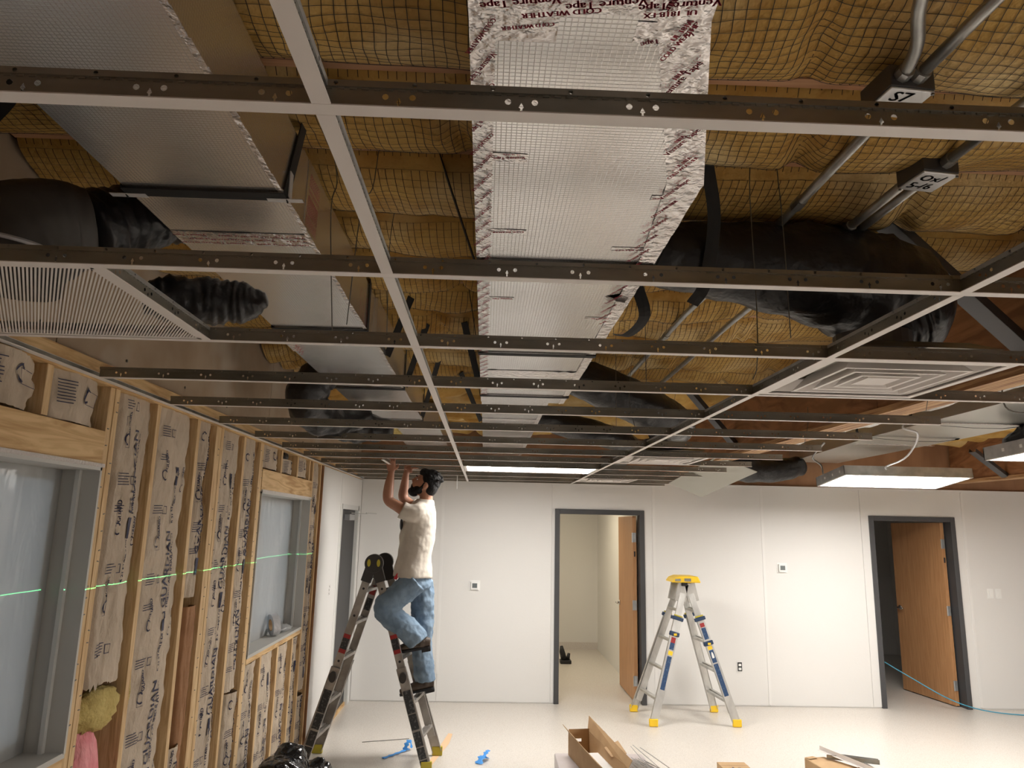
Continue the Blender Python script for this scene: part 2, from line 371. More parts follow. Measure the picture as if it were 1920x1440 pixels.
for mod, (xa, xb) in enumerate(((WX, 2.05), (2.2, 5.6))):
    for i in range(len(JY)-1):
        if mod and i < 8: continue
        y0, y1 = JY[i]+.019, JY[i+1]-.019; nx = 150 if not mod else 30
        X, T = np.meshgrid(np.linspace(xa, xb, nx), np.linspace(0, 1, 17)); Zb = batt_z(i+40*mod, X, T)
        link_part('insulation_batt', grid_mesh('batt', X, y0+(y1-y0)*T, Zb, 'batt'), ceiling)
        if mod or i < 2 or i > 13: continue
        st = .026; lines = []
        xs = np.linspace(xa, xb, 190)
        for k in range(1, 15):
            t = k/15+.012*nz(xs, xs*0+k, 5+i, 2); lines.append((np.stack([xs, y0+(y1-y0)*t, batt_z(i, xs, t)-.003], 1), (0, 1, 0)))
        tt = np.linspace(0, 1, 13)
        for k in range(int((xb-xa)/st)):
            x = xa+st*(k+.5)+.010*nz(tt*.4, tt*0+k*.05, 9+i, 2)+.035*np.sin(k*.06+i)*(tt-.5); lines.append((np.stack([x, y0+(y1-y0)*tt, batt_z(i, x, tt)-.003], 1), (1, 0, 0)))
        v, f = ribbons(lines, .0019 if i < 8 else .0024); me = bpy.data.meshes.new('netting'); me.from_pydata(v, [], f); me.materials.append(MATS['net'])
        link_part('netting', me, ceiling, kind='stuff')
for bx, lab in ((2.05, 0), (5.6, 1)):
    beam = tag(bpy.data.objects.new('beam', None), ('deep plywood-faced beam ending the insulated bay', 'second plywood-faced beam over the dark doorway')[lab], kind='structure'); COL.objects.link(beam); beam.location = (bx, 1.7, 2.545)
    ye = [-5.]+list(np.arange(-1.2, 8, 2.44))+[WY]
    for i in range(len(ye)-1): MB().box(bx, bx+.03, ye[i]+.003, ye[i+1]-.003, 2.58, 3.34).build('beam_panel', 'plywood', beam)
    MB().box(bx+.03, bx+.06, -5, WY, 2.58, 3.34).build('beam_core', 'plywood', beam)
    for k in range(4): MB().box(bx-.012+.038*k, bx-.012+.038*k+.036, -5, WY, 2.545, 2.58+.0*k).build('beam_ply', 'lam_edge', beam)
    if bx < 3:
        for y in JY[4:]:
            MB().box(bx-.004, bx, y-.045, y+.045, ZJ-.02, ZJ+.16).box(bx-.05, bx, y-.022, y+.022, ZJ-.004, ZJ).build('joist_hanger', 'galv_dark', beam)
# short ceiling joists of the attic beyond beam
# ------------------------------------------------------------------ left wall: open stud wall
wall_left = tag(MB().box(-1.66, -1.60, -5.2, 1.2, 0, 3.36).box(-1.66, -1.60, 1.2, 2.80, 2.13, 3.36).box(-1.66, -1.60, 1.2, 2.80, 0, 1.10)
                .box(-1.66, -1.60, 2.80, 4.80, 0, 3.36).box(-1.66, -1.60, 4.80, 6.13, 2.13, 3.36).box(-1.66, -1.60, 4.80, 6.13, 0, 1.09).box(-1.66, -1.60, 6.13, 7.40, 0, 3.36)
                .box(-1.66, -1.60, 7.4, 8.42, 2.12, 3.36).box(-1.66, -1.60, 8.42, WY+.1, 0, 3.36).build('wall_left', 'sheathing'),
                'open stud wall with kraft-faced insulation between bare lumber studs', kind='structure')
def stud(y, z0, z1, lean=0., w=.038, mat='stud', name='stud', x0=WX, x1=-1.60):
    m = MB(); n = max(1, round(w/.038)); ww = w/n
    for k in range(n):
        a = y-w/2+k*ww+.001; b = a+ww-.002; dx = random.uniform(-.002, .002)
        m.add([(x, yy+lean*(z-z0)/(z1-z0), z) for x in (x0+dx, x1) for yy in (a, b) for z in (z0, z1)], [(0, 1, 3, 2), (4, 6, 7, 5), (0, 4, 5, 1), (2, 3, 7, 6), (0, 2, 6, 4), (1, 5, 7, 3)])
    if n == 1: return m.build(name, mat, wall_left, bevel=.002)
    for k in range(n):
        s = MB(); s.v = m.v[8*k:8*k+8]; s.f = m.f[:6]; s.build(name, mat, wall_left, bevel=.002)
ZT = 2.43
stud(2.405, 2.26, ZT); stud(2.835, .03, ZT, w=.076); stud(3.24, .03, ZT, lean=-.012); stud(3.72, .03, ZT, lean=-.04)
stud(4.01, .03, ZT, lean=-.03, w=.114); stud(4.42, .03, ZT, lean=-.015); stud(4.745, .03, ZT, w=.076)
stud(5.22, 2.27, ZT); stud(5.66, 2.27, ZT); stud(6.16, .03, ZT, w=.038); stud(6.05, 2.27, ZT)
for y in (5.10, 5.50, 5.90): stud(y, .03, 1.05)
stud(6.46, .03, ZT); stud(2.0, 2.26, ZT); stud(1.6, 2.26, ZT)
for y in (1.0, .6, .2): stud(y, .03, ZT)
MB().box(-1.60, WX, -5, 8.5, 0, .038).build('bottom_plate', 'board', wall_left)
MB().box(-1.60, WX+.004, -5, 8.5, ZT, ZT+.076).build('top_plate', 'board', wall_left)
MB().box(-1.50, WX+.002, 1.0, 2.796, 2.128, 2.256).build('window_header', 'board', wall_left, bevel=.002)
MB().box(-1.50, WX+.002, 4.786, 6.14, 2.13, 2.268).build('window_header', 'board', wall_left, bevel=.002)
MB().box(-1.60, WX, 4.786, 6.14, 1.05, 1.085).build('sill_plate', 'board', wall_left, bevel=.002)
MB().box(-1.60, WX, 1.2, 2.796, 1.06, 1.10).build('sill_plate', 'board', wall_left, bevel=.002)
# staples along the stud edges
sm = MB()
for y, w in ((2.835, .076), (4.01, .114), (4.745, .076)):
    for k in range(34):
        z = .5+k*.057+random.uniform(-.02, .02); yy = y+random.choice((-1, 1))*w*.32; a = random.uniform(-.3, .3)
        sm.bar((WX+.001, yy-.006, z), (WX+.001, yy+.006, z+a*.01), .0016, .004)
sm.build('staples', 'wire', wall_left, kind='stuff')
# gypsum board above the plate
ys = [-5, -2.5, 0, 2.44, 4.88, 7.32, WY]
for i in range(6):
    MB().box(-1.49, -1.478, ys[i]+.003, ys[i+1]-.003, ZT+.076, ZJ+.01).build('gypsum_panel', 'gyp_brown', wall_left)
for i in range(14):
    y = .6+i*.58; MB().tube([(-1.478, y, 2.56), (-1.474, y, 2.56)], .006, 6).build('screw_head', 'wire', wall_left)
# finished board at the end of the wall
MB().box(-1.60, -1.445, 6.50, 7.45, .0, 2.425).box(-1.60, -1.445, 7.45, 8.40, DH+.02, 2.425).box(-1.60, -1.445, 8.40, WY, 0, 2.425).build('white_panel', 'wall_white', wall_left)
MB().box(-1.47, -1.442, 6.484, 6.50, 0, 2.425).build('panel_edge', 'kraft_back', wall_left)
MB().box(-1.4448, -1.442, 7.36, 7.38, .02, 2.42).build('seam_batten', 'batten', wall_left)
# faced batts
def faced_batt(y0, y1, z0, z1, seed, bulge=.02, gapL=.01, gapR=.01, torn=None, prints=True, mat='kraft', lean=0., xoff=0.):
    nzv = max(14, int((z1-z0)/.018)); nyv = 22
    def surf(u, v):
        y = y0+gapL*(1.+.9*nz(v*2, v*0, seed+3))+(y1-y0-(gapL*(1.+.9*nz(v*2, v*0, seed+3)))-gapR*(1+.9*nz(v*2, v*0+5, seed+4)))*u
        z = z0+(z1-z0)*v
        x = WX-.030+xoff+bulge*np.sin(np.pi*np.clip(u, 0, 1))**.8+.009*nz(u*.8, z*1.3, seed, 3.)+.0055*nz(u*1.6, z*1.6, seed+1, 9.)
        x = x-.03*(np.clip(.05-u, 0, 1)/.05)-.03*(np.clip(u-.95, 0, 1)/.05)
        return x, y+lean*v, z
    U, V = np.meshgrid(np.linspace(0, 1, nyv), np.linspace(0, 1, nzv))
    if torn is not None: V0 = np.maximum(0, torn*(1+.4*nz(U[0]*3, U[0]*0, seed+8, 4))) ; V = V0[None, :]+(1-V0[None, :])*V
    x, y, z = surf(U, V)
    o = link_part('insulation_batt', grid_mesh('batt_facing', x, y, z, mat), wall_left)
    if not prints: return o
    pm = MB(); Wd = y1-y0; H = z1-z0; rs = random.Random(seed)
    def place(vs, fs, cu, cz, rot, sc=1.):
        P = []
        ca, sa = math.cos(rot), math.sin(rot)
        for a, b in vs:
            p = cu+(a*ca-b*sa)*sc/Wd; q = (cz-z0+(a*sa+b*ca)*sc)/H
            P.append((p, q))
        if any(q < .01 or q > .995 or p < .03 or p > .97 for p, q in P): return
        if torn is not None and any(q < torn*1.5 for p, q in P): return
        A = np.array(P); X, Y, Z = surf(A[:, 0], A[:, 1]); pm.add(list(zip(X+.0045, Y, Z)), fs)
    vert = math.pi/2
    def tx(st, sz, cu, cz, rot=vert):
        # letter by letter, so print runs off a narrow strip rather than vanishing
        vs, fs = text(st, sz)
        for d in (-.0011, .0011): place([(a+d, b) for a, b in vs], fs, cu, cz, rot)
    def rect(w, h, cu, cz, th=.003):
        for (a, b, c, d) in ((0, w, 0, th), (0, w, h-th, h), (0, th, 0, h), (w-th, w, 0, h)): place([(a, c), (b, c), (b, d), (a, d)], [(0, 1, 2, 3)], cu, cz, 0)
    def lines(n, w, cu, cz):
        for k in range(n): 
            ww = w*rs.uniform(.75, 1); place([(j*ww/4, d) for d in (-.0017, .0017) for j in range(5)], [(j, j+1, j+6, j+5) for j in range(4)], cu, cz-k*.011, .03)
    def logo(cu, cz, s=1.):
        ring = []
        for k in range(15):
            a = .6+k*.34; ring.append((a, s))
        vs = [(r*math.cos(a)*s, r*1.25*math.sin(a)*s) for a, _ in ring for r in (.015, .0205)]
        place(vs, [(2*k, 2*k+1, 2*k+3, 2*k+2) for k in range(14)], cu, cz, 0)
    z = z0+.05+rs.uniform(0, .25)
    while z < z1-.1:
        c = .62 if Wd > .25 else .66
        place([(-.035, 0), (.0, 0), (.0, .085), (-.035, .085)], [(0, 1, 2, 3)], c+.02, z-.10, 0); 
        tx('GUARDIAN', .068, c, z); tx('FIBERGLASS INSULATION', .030, c+.035/Wd, z); tx('R 21 STABLE OPTIONAL', .024, c, z+.385)
        lines(5, .085, .12, z+.16); rect(.03, .036, .12+.095/Wd, z+.118); lines(4, .085, .12, z+.46); rect(.03, .036, .12+.095/Wd, z+.425)
        logo(.26, z+.30, 1.0); tx('GUARD', .026, .30, z+.325); rect(.036, .13, .26-.018/Wd, z+.265, .0015)
        logo(.26, z+.60, 1.0); tx('GUARD', .026, .30, z+.625)
        logo(.80, z+.55, .8) if Wd > .3 else None; tx('GUARD', .022, .84, z+.575) if Wd > .3 else None; lines(3, .08, .12, z+.03)
        z += .66
    if H < .3:
        logo(.62, z0+H*.62, 1.2); tx('GUARD', .03, .70, z0+H*.52, 0.); rect(.11, .05, .60, z0+H*.42, .002); lines(8, .10, .12, z0+H*.8)
    if pm.v: link_part('printing', pm.mesh('printing', 'ink'), o)
    return o
faced_batt(2.42, 2.785, 2.26, ZT, 1, .03, .012, .03); faced_batt(2.02, 2.385, 2.26, ZT, 2, .045, .0, .03); faced_batt(1.62, 1.98, 2.26, ZT, 21, .03)
b1 = faced_batt(2.90, 3.225, 1.18, ZT, 3, .012, .035, .025, torn=.09); faced_batt(3.265, 3.695, .1, ZT, 4, .02, .008, .045)
faced_batt(3.74, 3.93, 1.55, ZT, 5, .025, .012, .035, lean=-.02); faced_batt(3.80, 3.935, .2, 1.50, 6, .02, .02, .005, prints=False, mat='kraft_back'); faced_batt(3.72, 3.93, .2, .86, 26, .03, .0, .05)
faced_batt(4.075, 4.40, .1, ZT, 7, .015, .012, .03); faced_batt(4.45, 4.70, .95, ZT, 8, .02, .012, .03); faced_batt(4.50, 4.70, .1, .93, 9, .03, .04, .0)
faced_batt(4.80, 5.08, .1, 1.04, 10, .02); faced_batt(5.12, 5.48, .1, 1.04, 11, .02); faced_batt(5.52, 5.88, .1, 1.04, 12, .025); faced_batt(5.92, 6.14, .1, 1.04, 13, .02)
faced_batt(4.80, 5.20, 2.28, ZT, 14, .02); faced_batt(5.27, 5.62, 2.28, 2.38, 15, .02); faced_batt(5.69, 6.02, 2.28, ZT, 16, .02); faced_batt(6.18, 6.44, .6, ZT, 17, .03); faced_batt(6.18, 6.42, .1, .55, 18, .03)
def blob(name, mat, parent, c, r, seed, amp=.2, n=(22, 14), f=2., **props):
    m = MB(); nu, nv = n; rings = []
    for j in range(nv+1):
        th = math.pi*j/nv
        rings.append([(c[0]+r[0]*math.sin(th)*math.cos(6.2832*k/nu)*(1+amp*float(nz(math.cos(6.2832*k/nu)*math.sin(th)+j*.02, math.cos(th)+math.sin(6.2832*k/nu), seed, f))),
                       c[1]+r[1]*math.sin(th)*math.sin(6.2832*k/nu)*(1+amp*float(nz(math.sin(6.2832*k/nu)*math.sin(th), math.cos(th)*1.3+math.cos(6.2832*k/nu), seed+1, f))),
                       c[2]+r[2]*math.cos(th)*(1+amp*.6*float(nz(math.cos(6.2832*k/nu)*math.sin(th), math.sin(6.2832*k/nu)*math.sin(th), seed+2, f)))) for k in range(nu)])
    m.loft(rings); return m.build(name, mat, parent, smooth=True, **props)
blob('fiber_tuft', 'fiber_yellow', wall_left, (-1.50, 3.06, 1.20), (.05, .15, .085), 4, .3)
blob('pink_insulation', 'fiber_pink', wall_left, (-1.50, 3.00, .80), (.055, .125, .36), 6, .16)
blob('fiber_strip', 'fiber_yellow', wall_left, (-1.53, 2.905, 1.75), (.02, .02, .6), 8, .2)
blob('fiber_strip', 'fiber_yellow', wall_left, (-1.50, 4.47, .7), (.02, .035, .34), 9, .25)
blob('fiber_strip', 'fiber_yellow', wall_left, (-1.50, 3.275, 1.22), (.03, .012, .12), 12, .25)
blob('black_scrap', 'poly_black', wall_left, (-1.51, 5.42, 2.40), (.03, .06, .04), 10, .3)
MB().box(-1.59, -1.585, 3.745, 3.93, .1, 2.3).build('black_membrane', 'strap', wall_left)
# windows in the stud wall
def window(n, y0, y1, z0, z1, label, seed):
    w = tag(bpy.data.objects.new('window_%d' % n, None), label, kind='structure'); COL.objects.link(w); w.location = (-1.6, (y0+y1)/2, z0)
    MB().box(-1.68, WX+.006, y0, y0+.012, z0, z1).box(-1.68, WX+.006, y1-.012, y1, z0, z1).box(-1.68, WX+.006, y0, y1, z1-.012, z1).build('jamb_liner', 'win_frame', w)
    MB().box(-1.68, WX+.004, y0, y1, z0-.015, z0+.004).build('sill_liner', 'win_frame', w)
    MB().box(-1.60, WX+.009, y0-.0, y1+.01, z1, z1+.014).build('board_edge', 'drywall_edge', w)
    MB().box(-1.535, -1.52, y0+.012, y0+.03, z0, z1).box(-1.535, -1.52, y1-.03, y1-.012, z0, z1).build('stop_bead', 'win_frame_light', w)
    MB().box(-1.66, -1.60, y0+.012, y0+.055, z0, z1-.012).box(-1.66, -1.60, y1-.055, y1-.012, z0, z1-.012).box(-1.66, -1.60, y0, y1, z1-.055, z1-.012).box(-1.66, -1.60, y0, y1, z0, z0+.05).build('frame', 'win_frame_light', w)
    if n == 2: MB().box(-1.655, -1.61, (y0+y1)/2-.18, (y0+y1)/2-.15, z0, z1).build('mullion', 'win_frame_light', w)
    MB().box(-1.645, -1.64, y0+.05, y1-.05, z0+.05, z1-.05).build('pane', 'plastic_pane', w)
    U, V = np.meshgrid(np.linspace(0, 1, 40), np.linspace(0, 1, 40)); k = np.minimum(np.minimum(U, 1-U), np.minimum(V, 1-V))
    link_part('plastic_film', grid_mesh('film', -1.594+.012*nz(U*2, V*1.2, seed, 2.2)*np.clip(k*8, 0, 1), y0+.0125+(y1-y0-.025)*U, z0+.005+(z1-z0-.018)*V, 'plastic_sheet'), w)
mk('plastic_pane', (.75, .8, .82), .1, trans=.9)
window(1, 1.2, 2.797, 1.115, 2.118, 'window in the stud wall masked with clear plastic film', 3)
window(2, 4.79, 6.135, 1.10, 2.12, 'smaller window masked with film beside the white panel', 9)
# ------------------------------------------------------------------ doors
def doorset(n, X0, X1, label, ang, leafmat, edgemat):
    d = tag(bpy.data.objects.new('door_%d' % n, None), label, kind='structure'); COL.objects.link(d); d.location = ((X0+X1)/2, WY, 0)
    for nm, b in (('jamb', (X0-.045, X0+.012, 0, DH+.045)), ('jamb', (X1-.012, X1+.045, 0, DH+.045)), ('head', (X0+.012, X1-.012, DH-.012, DH+.045))):
        MB().box(b[0], b[1], WY-.018, WY+.125, b[2], b[3]).build(nm, 'door_frame', d, bevel=.004)
    hx, hy = X1-.03, WY+.09; L = X1-X0-.035
    lf = bpy.data.objects.new('leaf', None); COL.objects.link(lf); lf.parent = d; lf.location = Vector((hx, hy, .012))-wloc(d); lf.rotation_euler = (0, 0, math.pi-math.radians(ang))
    MB().box(.012, L, -.0, .045, 0, DH-.03).build('slab', leafmat, lf, world=False, bevel=.002)
    MB().box(.0105, .0125, .001, .044, .001, DH-.031).build('edge_strip', edgemat, lf, world=False)
    for z in (.22, 1.05, 1.82):
        MB().box(.006, .0105, .004, .041, z-.055, z+.055).tube([(.004, .048, z-.055), (.004, .048, z+.055)], .007, 8).build('hinge', 'galv_light', lf, world=False)
    h = MB(); 
    for s in (-1, 1):
        y = .045 if s > 0 else 0
        h.tube([(L-.07, y, 1.0), (L-.07, y+s*.012, 1.0)], .03, 14).tube([(L-.07, y+s*.012, 1.0), (L-.07, y+s*.05, 1.0)], .010, 8).tube([(L-.07, y+s*.05, 1.0), (L-.18, y+s*.05, 1.0)], .010, 8)
    h.build('lever_handle', 'chrome', lf, world=False, smooth=True)
    MB().tube([(.010, .022, 1.60), (.0102, .022, 1.66)], .009, 8).build('silencer', 'ink_black', lf, world=False)
    return d
doorset(1, D1[0], D1[1], 'dark metal-framed doorway into the lit cream room, light wood leaf', 90, 'door_wood', 'door_wood')
doorset(2, D2[0], D2[1], 'dark metal-framed doorway into the unlit room, brown wood leaf ajar', 84, 'door_wood', 'door_wood')
d3 = tag(bpy.data.objects.new('door_3', None), 'black exterior door deep in the white end of the stud wall', kind='structure'); COL.objects.link(d3); d3.location = (-1.5, 7.92, 0)
MB().box(-1.62, -1.438, 8.355, 8.41, 0, DH+.02).box(-1.62, -1.441, 7.44, 7.47, 0, DH+.02).box(-1.62, -1.438, 7.44, 8.41, DH-.03, DH+.02).build('frame', 'win_frame_light', d3)
MB().box(-1.52, -1.475, 7.49, 8.355, .01, DH-.03).build('slab', 'door_black', d3)
MB().box(-1.62, -1.46, 7.47, 7.49, 0, DH-.03).build('stop', 'door_black', d3)
cl_ = MB().box(-1.475, -1.42, 7.75, 8.05, 1.96, 2.02).build('door_closer', 'galv_light', d3)
MB().bar((-1.44, 7.9, 2.035), (-1.33, 8.28, 2.035), .02, .008).build('closer_arm', 'chrome', d3)
MB().bar((-1.335, 8.27, 2.043), (-1.24, 8.40, 2.04), .008, .008).build('closer_rod', 'chrome', d3)
# troffers give the light of the place
# ------------------------------------------------------------------ suspended ceiling grid
TH = .040
def web_mesh(name, L, pitch=.1524, holes=True):
    """slotted sheet-metal web in the XZ plane, x 0..L, with real punched holes"""
    V = []; Fc = []; n = int(round(L/pitch)); p = L/n; h = TH-.008
    if holes:
        outer = [(0, 0), (p, 0), (p, h), (0, h)]; cs = []
        for cx in (p*.5-.017, p*.5+.017): cs.append([(cx+.0042*math.cos(-6.2832*k/8), .0195+.0042*math.sin(-6.2832*k/8)) for k in range(8)])
        ax = p*.5; cs.append([(ax, .019), (ax+.0034, .012), (ax+.0014, .011), (ax+.0014, .005), (ax-.0014, .005), (ax-.0014, .011), (ax-.0034, .012)])
        polys = [outer]+cs; tri = tessellate_polygon([[Vector((x, z, 0)) for x, z in q] for q in polys]); flat = [q for r in polys for q in r]
        for i in range(n):
            b = len(V); V += [(x+i*p, 0, z+.001) for x, z in flat]; Fc += [tuple(j+b for j in t) for t in tri]
    else:
        V += [(0, 0, .001), (L, 0, .001), (L, 0, h), (0, 0, h)]; Fc.append((0, 1, 2, 3))
    mb = MB(); mb.add(V, Fc)
    return mb
def stitches(L, st=.0152):
    mb = MB()
    for k in range(int(L/st)):
        x = (k+.5)*st; mb.box(x-.0042, x+.0042, -.0016, .0016, TH-.0115, TH-.009)
    return mb
def bulb(L):
    """hollow bulb along the top edge with real punched holes on both sides"""
    mb = MB(); n = max(1, int(round(L/.1))); p = L/n; z0, z1 = TH-.009, TH; zc = TH-.0045
    polys = [[(0, z0), (p, z0), (p, z1), (0, z1)], [(p/2+.003*math.cos(-6.2832*k/8), zc+.003*math.sin(-6.2832*k/8)) for k in range(8)]]
    tri = tessellate_polygon([[Vector((x, z, 0)) for x, z in q] for q in polys]); flat = [q for r in polys for q in r]
    for y in (-.0035, .0035):
        for i in range(n): mb.add([(x+i*p, y, z) for x, z in flat], [tuple(t) for t in tri])
    for z in (z0, z1): mb.add([(0, -.0035, z), (L, -.0035, z), (L, .0035, z), (0, .0035, z)], [(0, 1, 2, 3)])
    return mb
def face(L, e=0.):
    return MB().box(e, L-e, -.012, .012, -.0005, .0012)
LM = XE-XL
main_tee = thing('main_tee', 'long galvanised ceiling runner with punched web and white underside spanning the open ceiling', 'ceiling runner', (XL, YK(0), ZG), 'parallel runners of the ceiling grid')
face(LM).build('face', 'tee_white', main_tee, world=False); web_mesh('web', LM).build('web', 'galv', main_tee, world=False)
stitches(LM).build('stitching', 'galv', main_tee, world=False, kind='stuff'); bulb(LM).build('bulb', 'galv', main_tee, world=False)
RL_ = {0: 'galvanised ceiling runner hung over the start of the open bays', 1: 'galvanised ceiling runner passing below the first junction box and the crumpled foil tape', 2: 'galvanised ceiling runner along the ribbed grille and under the big flexible duct',
       3: 'galvanised ceiling runner between the ribbed grille corner and the first stepped diffuser', 4: 'galvanised ceiling runner closing the first stepped diffuser on the doorway side', 8: 'galvanised ceiling runner bordering the second stepped diffuser on the window side',
       9: 'galvanised ceiling runner just above the worker\'s raised hands', 10: 'galvanised ceiling runner along the window-side edge of the lit grid light', 11: 'galvanised ceiling runner along the wall-side edge of the lit grid light',
       12: 'galvanised ceiling runner bordering the last diffuser away from the wall', 13: 'galvanised ceiling runner next to the panelled wall'}
for k in range(14):
    o = main_tee if k == 0 else copy_tree(main_tee, (XL, YK(k), ZG))
    o['label'] = RL_.get(k, 'galvanised ceiling runner in the bare stretch between the first two stepped diffusers')
LC = SP
def make_cross(label, group):
    t = thing('cross_tee', label, 'cross tee', (0, 0, ZG), group)
    face(LC, .0125).build('face', 'tee_white', t, world=False); web_mesh('web', LC).build('web', 'galv', t, world=False)
    stitches(LC).build('stitching', 'galv', t, world=False, kind='stuff'); bulb(LC).build('bulb', 'galv_light', t, world=False)
    return t
crA = make_cross('short white cross tee in the line beside the narrow foil duct', 'cross tees in line beneath the gap between the ducts')
crB = make_cross('short white cross tee in the line below the plywood beam', 'cross tees in line leading to the diffusers')
CT = []
for x, c in ((XA, crA), (XB, crB)):
    for k in range(-1, 14):
        L = SP if k < 13 else WY-YK(13)
        if k == 13: continue
        o = c if k == -1 else copy_tree(c)
        o.location = (x, YK(k), ZG); o.rotation_euler = (0, 0, math.pi/2)
        e_ = {(XB, 3): 'short white cross tee along the side of the first stepped diffuser', (XB, 8): 'short white cross tee along the side of the second stepped diffuser', (XB, 12): 'short white cross tee along the side of the last stepped diffuser',
              (XB, 10): 'short white cross tee at the diffuser end of the lit grid light', (XA, 10): 'short white cross tee at the worker\'s end of the lit grid light'}.get((x, k))
        CT.append((o, e_))
for o, e_ in CT:
    if e_: o['label'] = e_
for x, lab in ((XA, 'last short tee piece butting the white wall beside the narrow duct'), (XB, 'last short tee piece butting the white wall beyond the far diffuser')):
    t = thing('cross_tee', lab, 'cross tee', (x, YK(13), ZG)); t.rotation_euler = (0, 0, math.pi/2); L = WY-YK(13)
    face(L, .0125).build('face', 'tee_white', t, world=False); web_mesh('web', L).build('web', 'galv', t, world=False); bulb(L).build('bulb', 'galv_light', t, world=False)
g = copy_tree(crA, (-.812, YK(2), ZG), math.pi/2); g['label'] = 'short cross tee along the edge of the ribbed return grille'; del g['group']
def wall_angle(name, a, b, axis, label):
    m = MB()
    if axis == 'y': m.box(WX+.006, WX+.032, a, b, ZG-.001, ZG+.001).box(WX+.006, WX+.0075, a, b, ZG, ZG+.024)
    else: m.box(a, b, WY-.026, WY-.0045, ZG-.001, ZG+.001).box(a, b, WY-.006, WY-.0045, ZG, ZG+.024)
    t = thing(name, label, 'wall angle', ((WX+.02, a, ZG) if axis == 'y' else (a, WY-.01, ZG)))
    m.build('angle', 'tee_white', t)
    m = MB()
    if axis == 'y': m.box(WX+.0076, WX+.0085, a, b, ZG+.002, ZG+.022)
    else: m.box(a, b, WY-.007, WY-.006, ZG+.002, ZG+.022)
    m.build('inner_face', 'galv', t)
wall_angle('wall_angle', -1, WY-.005, 'y', 'white wall angle running along the top of the stud wall')
wall_angle('wall_angle', WX+.035, XE, 'x', 'white wall angle along the top of the panelled wall')
# ribbed return grille
y0, y1 = YK(2)+.013, YK(3)-.013; x0, x1 = XL+.0, -.826
gr = thing('return_grille', 'ribbed beige return air grille between two ceiling runners at the stud wall', 'grille', ((x0+x1)/2, (y0+y1)/2, ZG))
MB().box(x0, x0+.012, y0, y1, ZG+.0015, ZG+.012).box(x1-.01, x1, y0, y1, ZG+.0015, ZG+.012).box(x0, x1, y0, y0+.012, ZG+.0015, ZG+.012).box(x0, x1, y1-.012, y1, ZG+.0015, ZG+.012).build('frame', 'tee_white', gr)
dx_, dy_ = -.515, .857; bx0, bx1, by0, by1 = x0+.010, x1-.009, y0+.010, y1-.010; pt = .0086
def clip_rib(a):
    # rib runs diagonally across the panel through (a, by0)
    pts = []
    for w_ in (-pt*.26, pt*.26):
        t0, t1 = 0., (by1-by0)/dy_; X0 = a+w_
        lo = (X0-bx1)/-dx_; hi = (X0-bx0)/-dx_; t0 = max(t0, lo); t1 = min(t1, hi)
        if t1 <= t0+.004: return None
        pts.append(((X0+dx_*t0, by0+dy_*t0), (X0+dx_*t1, by0+dy_*t1)))
    return [pts[0][0], pts[1][0], pts[1][1], pts[0][1]]
for k in range(140):
    q = clip_rib(bx0+.004+pt*k)
    if q: MB().prism(q, 'z', ZG+.002, ZG+.0035).build('rib', 'tee_white', gr)
# stepped square diffusers
def diffuser(xa, ya, label, collar=True):
    d = thing('supply_diffuser', label, 'diffuser', (xa+.29, ya+.29, ZG)); S = .29
    def sq(r, z): return [(-r, -r, z), (r, -r, z), (r, r, z), (-r, r, z)]
    def ring(prof):
        m = MB(); m.loft([sq(r, z) for r, z in prof], cap=False); return m
    ring([(S, .002), (S, .006), (S-.025, .006), (S-.025, .002), (S, .002)]).build('frame', 'tee_white', d, world=False)
    ring([(.295, .008), (.255, .012), (.225, .050), (.23, .055), (.262, .016), (.295, .012)]).build('outer_cone', 'tee_white', d, world=False)
    for r in (.205, .15, .10):
        ring([(r, -.002), (r-.012, -.002), (r-.05, .045), (r-.045, .048), (r-.006, .004), (r, -.002)]).build('louver', 'tee_white', d, world=False)
    m = MB(); m.loft([sq(.055, 0), sq(.055, .006)]); m.build('centre_plate', 'tee_white', d, world=False)
    m = MB(); m.loft([sq(.265, .055), sq(.2, .09), sq(.13, .10)], cap=False); m.build('back_pan', 'galv', d, world=False)
    MB().tube([(0, 0, .09), (0, 0, .16)], .125, 24, cap=False).build('collar', 'galv_dark', d, world=False)
    MB().bar((-.11, 0, .07), (.11, 0, .07), .02, .003).bar((0, -.11, .07), (0, .11, .07), .02, .003).build('bracket', 'galv_dark', d, world=False)
    return d
diffuser(XB+.015, YK(3)+.014, 'white stepped square diffuser below the big black flexible duct')
diffuser(XB+.015, YK(8)+.014, 'white stepped square diffuser past the second black flexible duct')
diffuser(XB+.015, YK(12)+.014, 'white stepped square diffuser next to the panelled wall')
# lit troffers
def troffer(xa, xb, ya, yb, z, label, tilt=0., lens='lens', h=.085, name='troffer_light'):
    t = thing(name, label, 'ceiling light', ((xa+xb)/2, (ya+yb)/2, z)); t.rotation_euler = (tilt, 0, 0)
    a, b = (xb-xa)/2, (yb-ya)/2
    MB().box(-a, a, -b, -b+.008, .003, h).box(-a, a, b-.008, b, .003, h).box(-a, -a+.008, -b, b, .003, h).box(a-.008, a, -b, b, .003, h).box(-a, a, -b, b, h, h+.006).build('housing', 'galv_light', t, world=False)
    MB().box(-a, a, -b, -b+.025, -.0005, .003).box(-a, a, b-.025, b, -.0005, .003).box(-a, -a+.025, -b, b, -.0005, .003).box(a-.025, a, -b, b, -.0005, .003).build('door_frame', 'tee_white', t, world=False)
    MB().box(-a+.022, a-.022, -b+.022, b-.022, .0035, .007).build('lens', lens, t, world=False)
    for q in (-.7, -.2, .35): MB().cbox((-a-.001, q*b, h*.55), (.002, .022, .022)).build('knockout', 'white_plastic', t, world=False)
    return t
troffer(XA+.015, XB-.015, YK(10)+.016, YK(11)-.016, ZG+.002, 'lit ceiling light set in the grid over the floor before the wall')
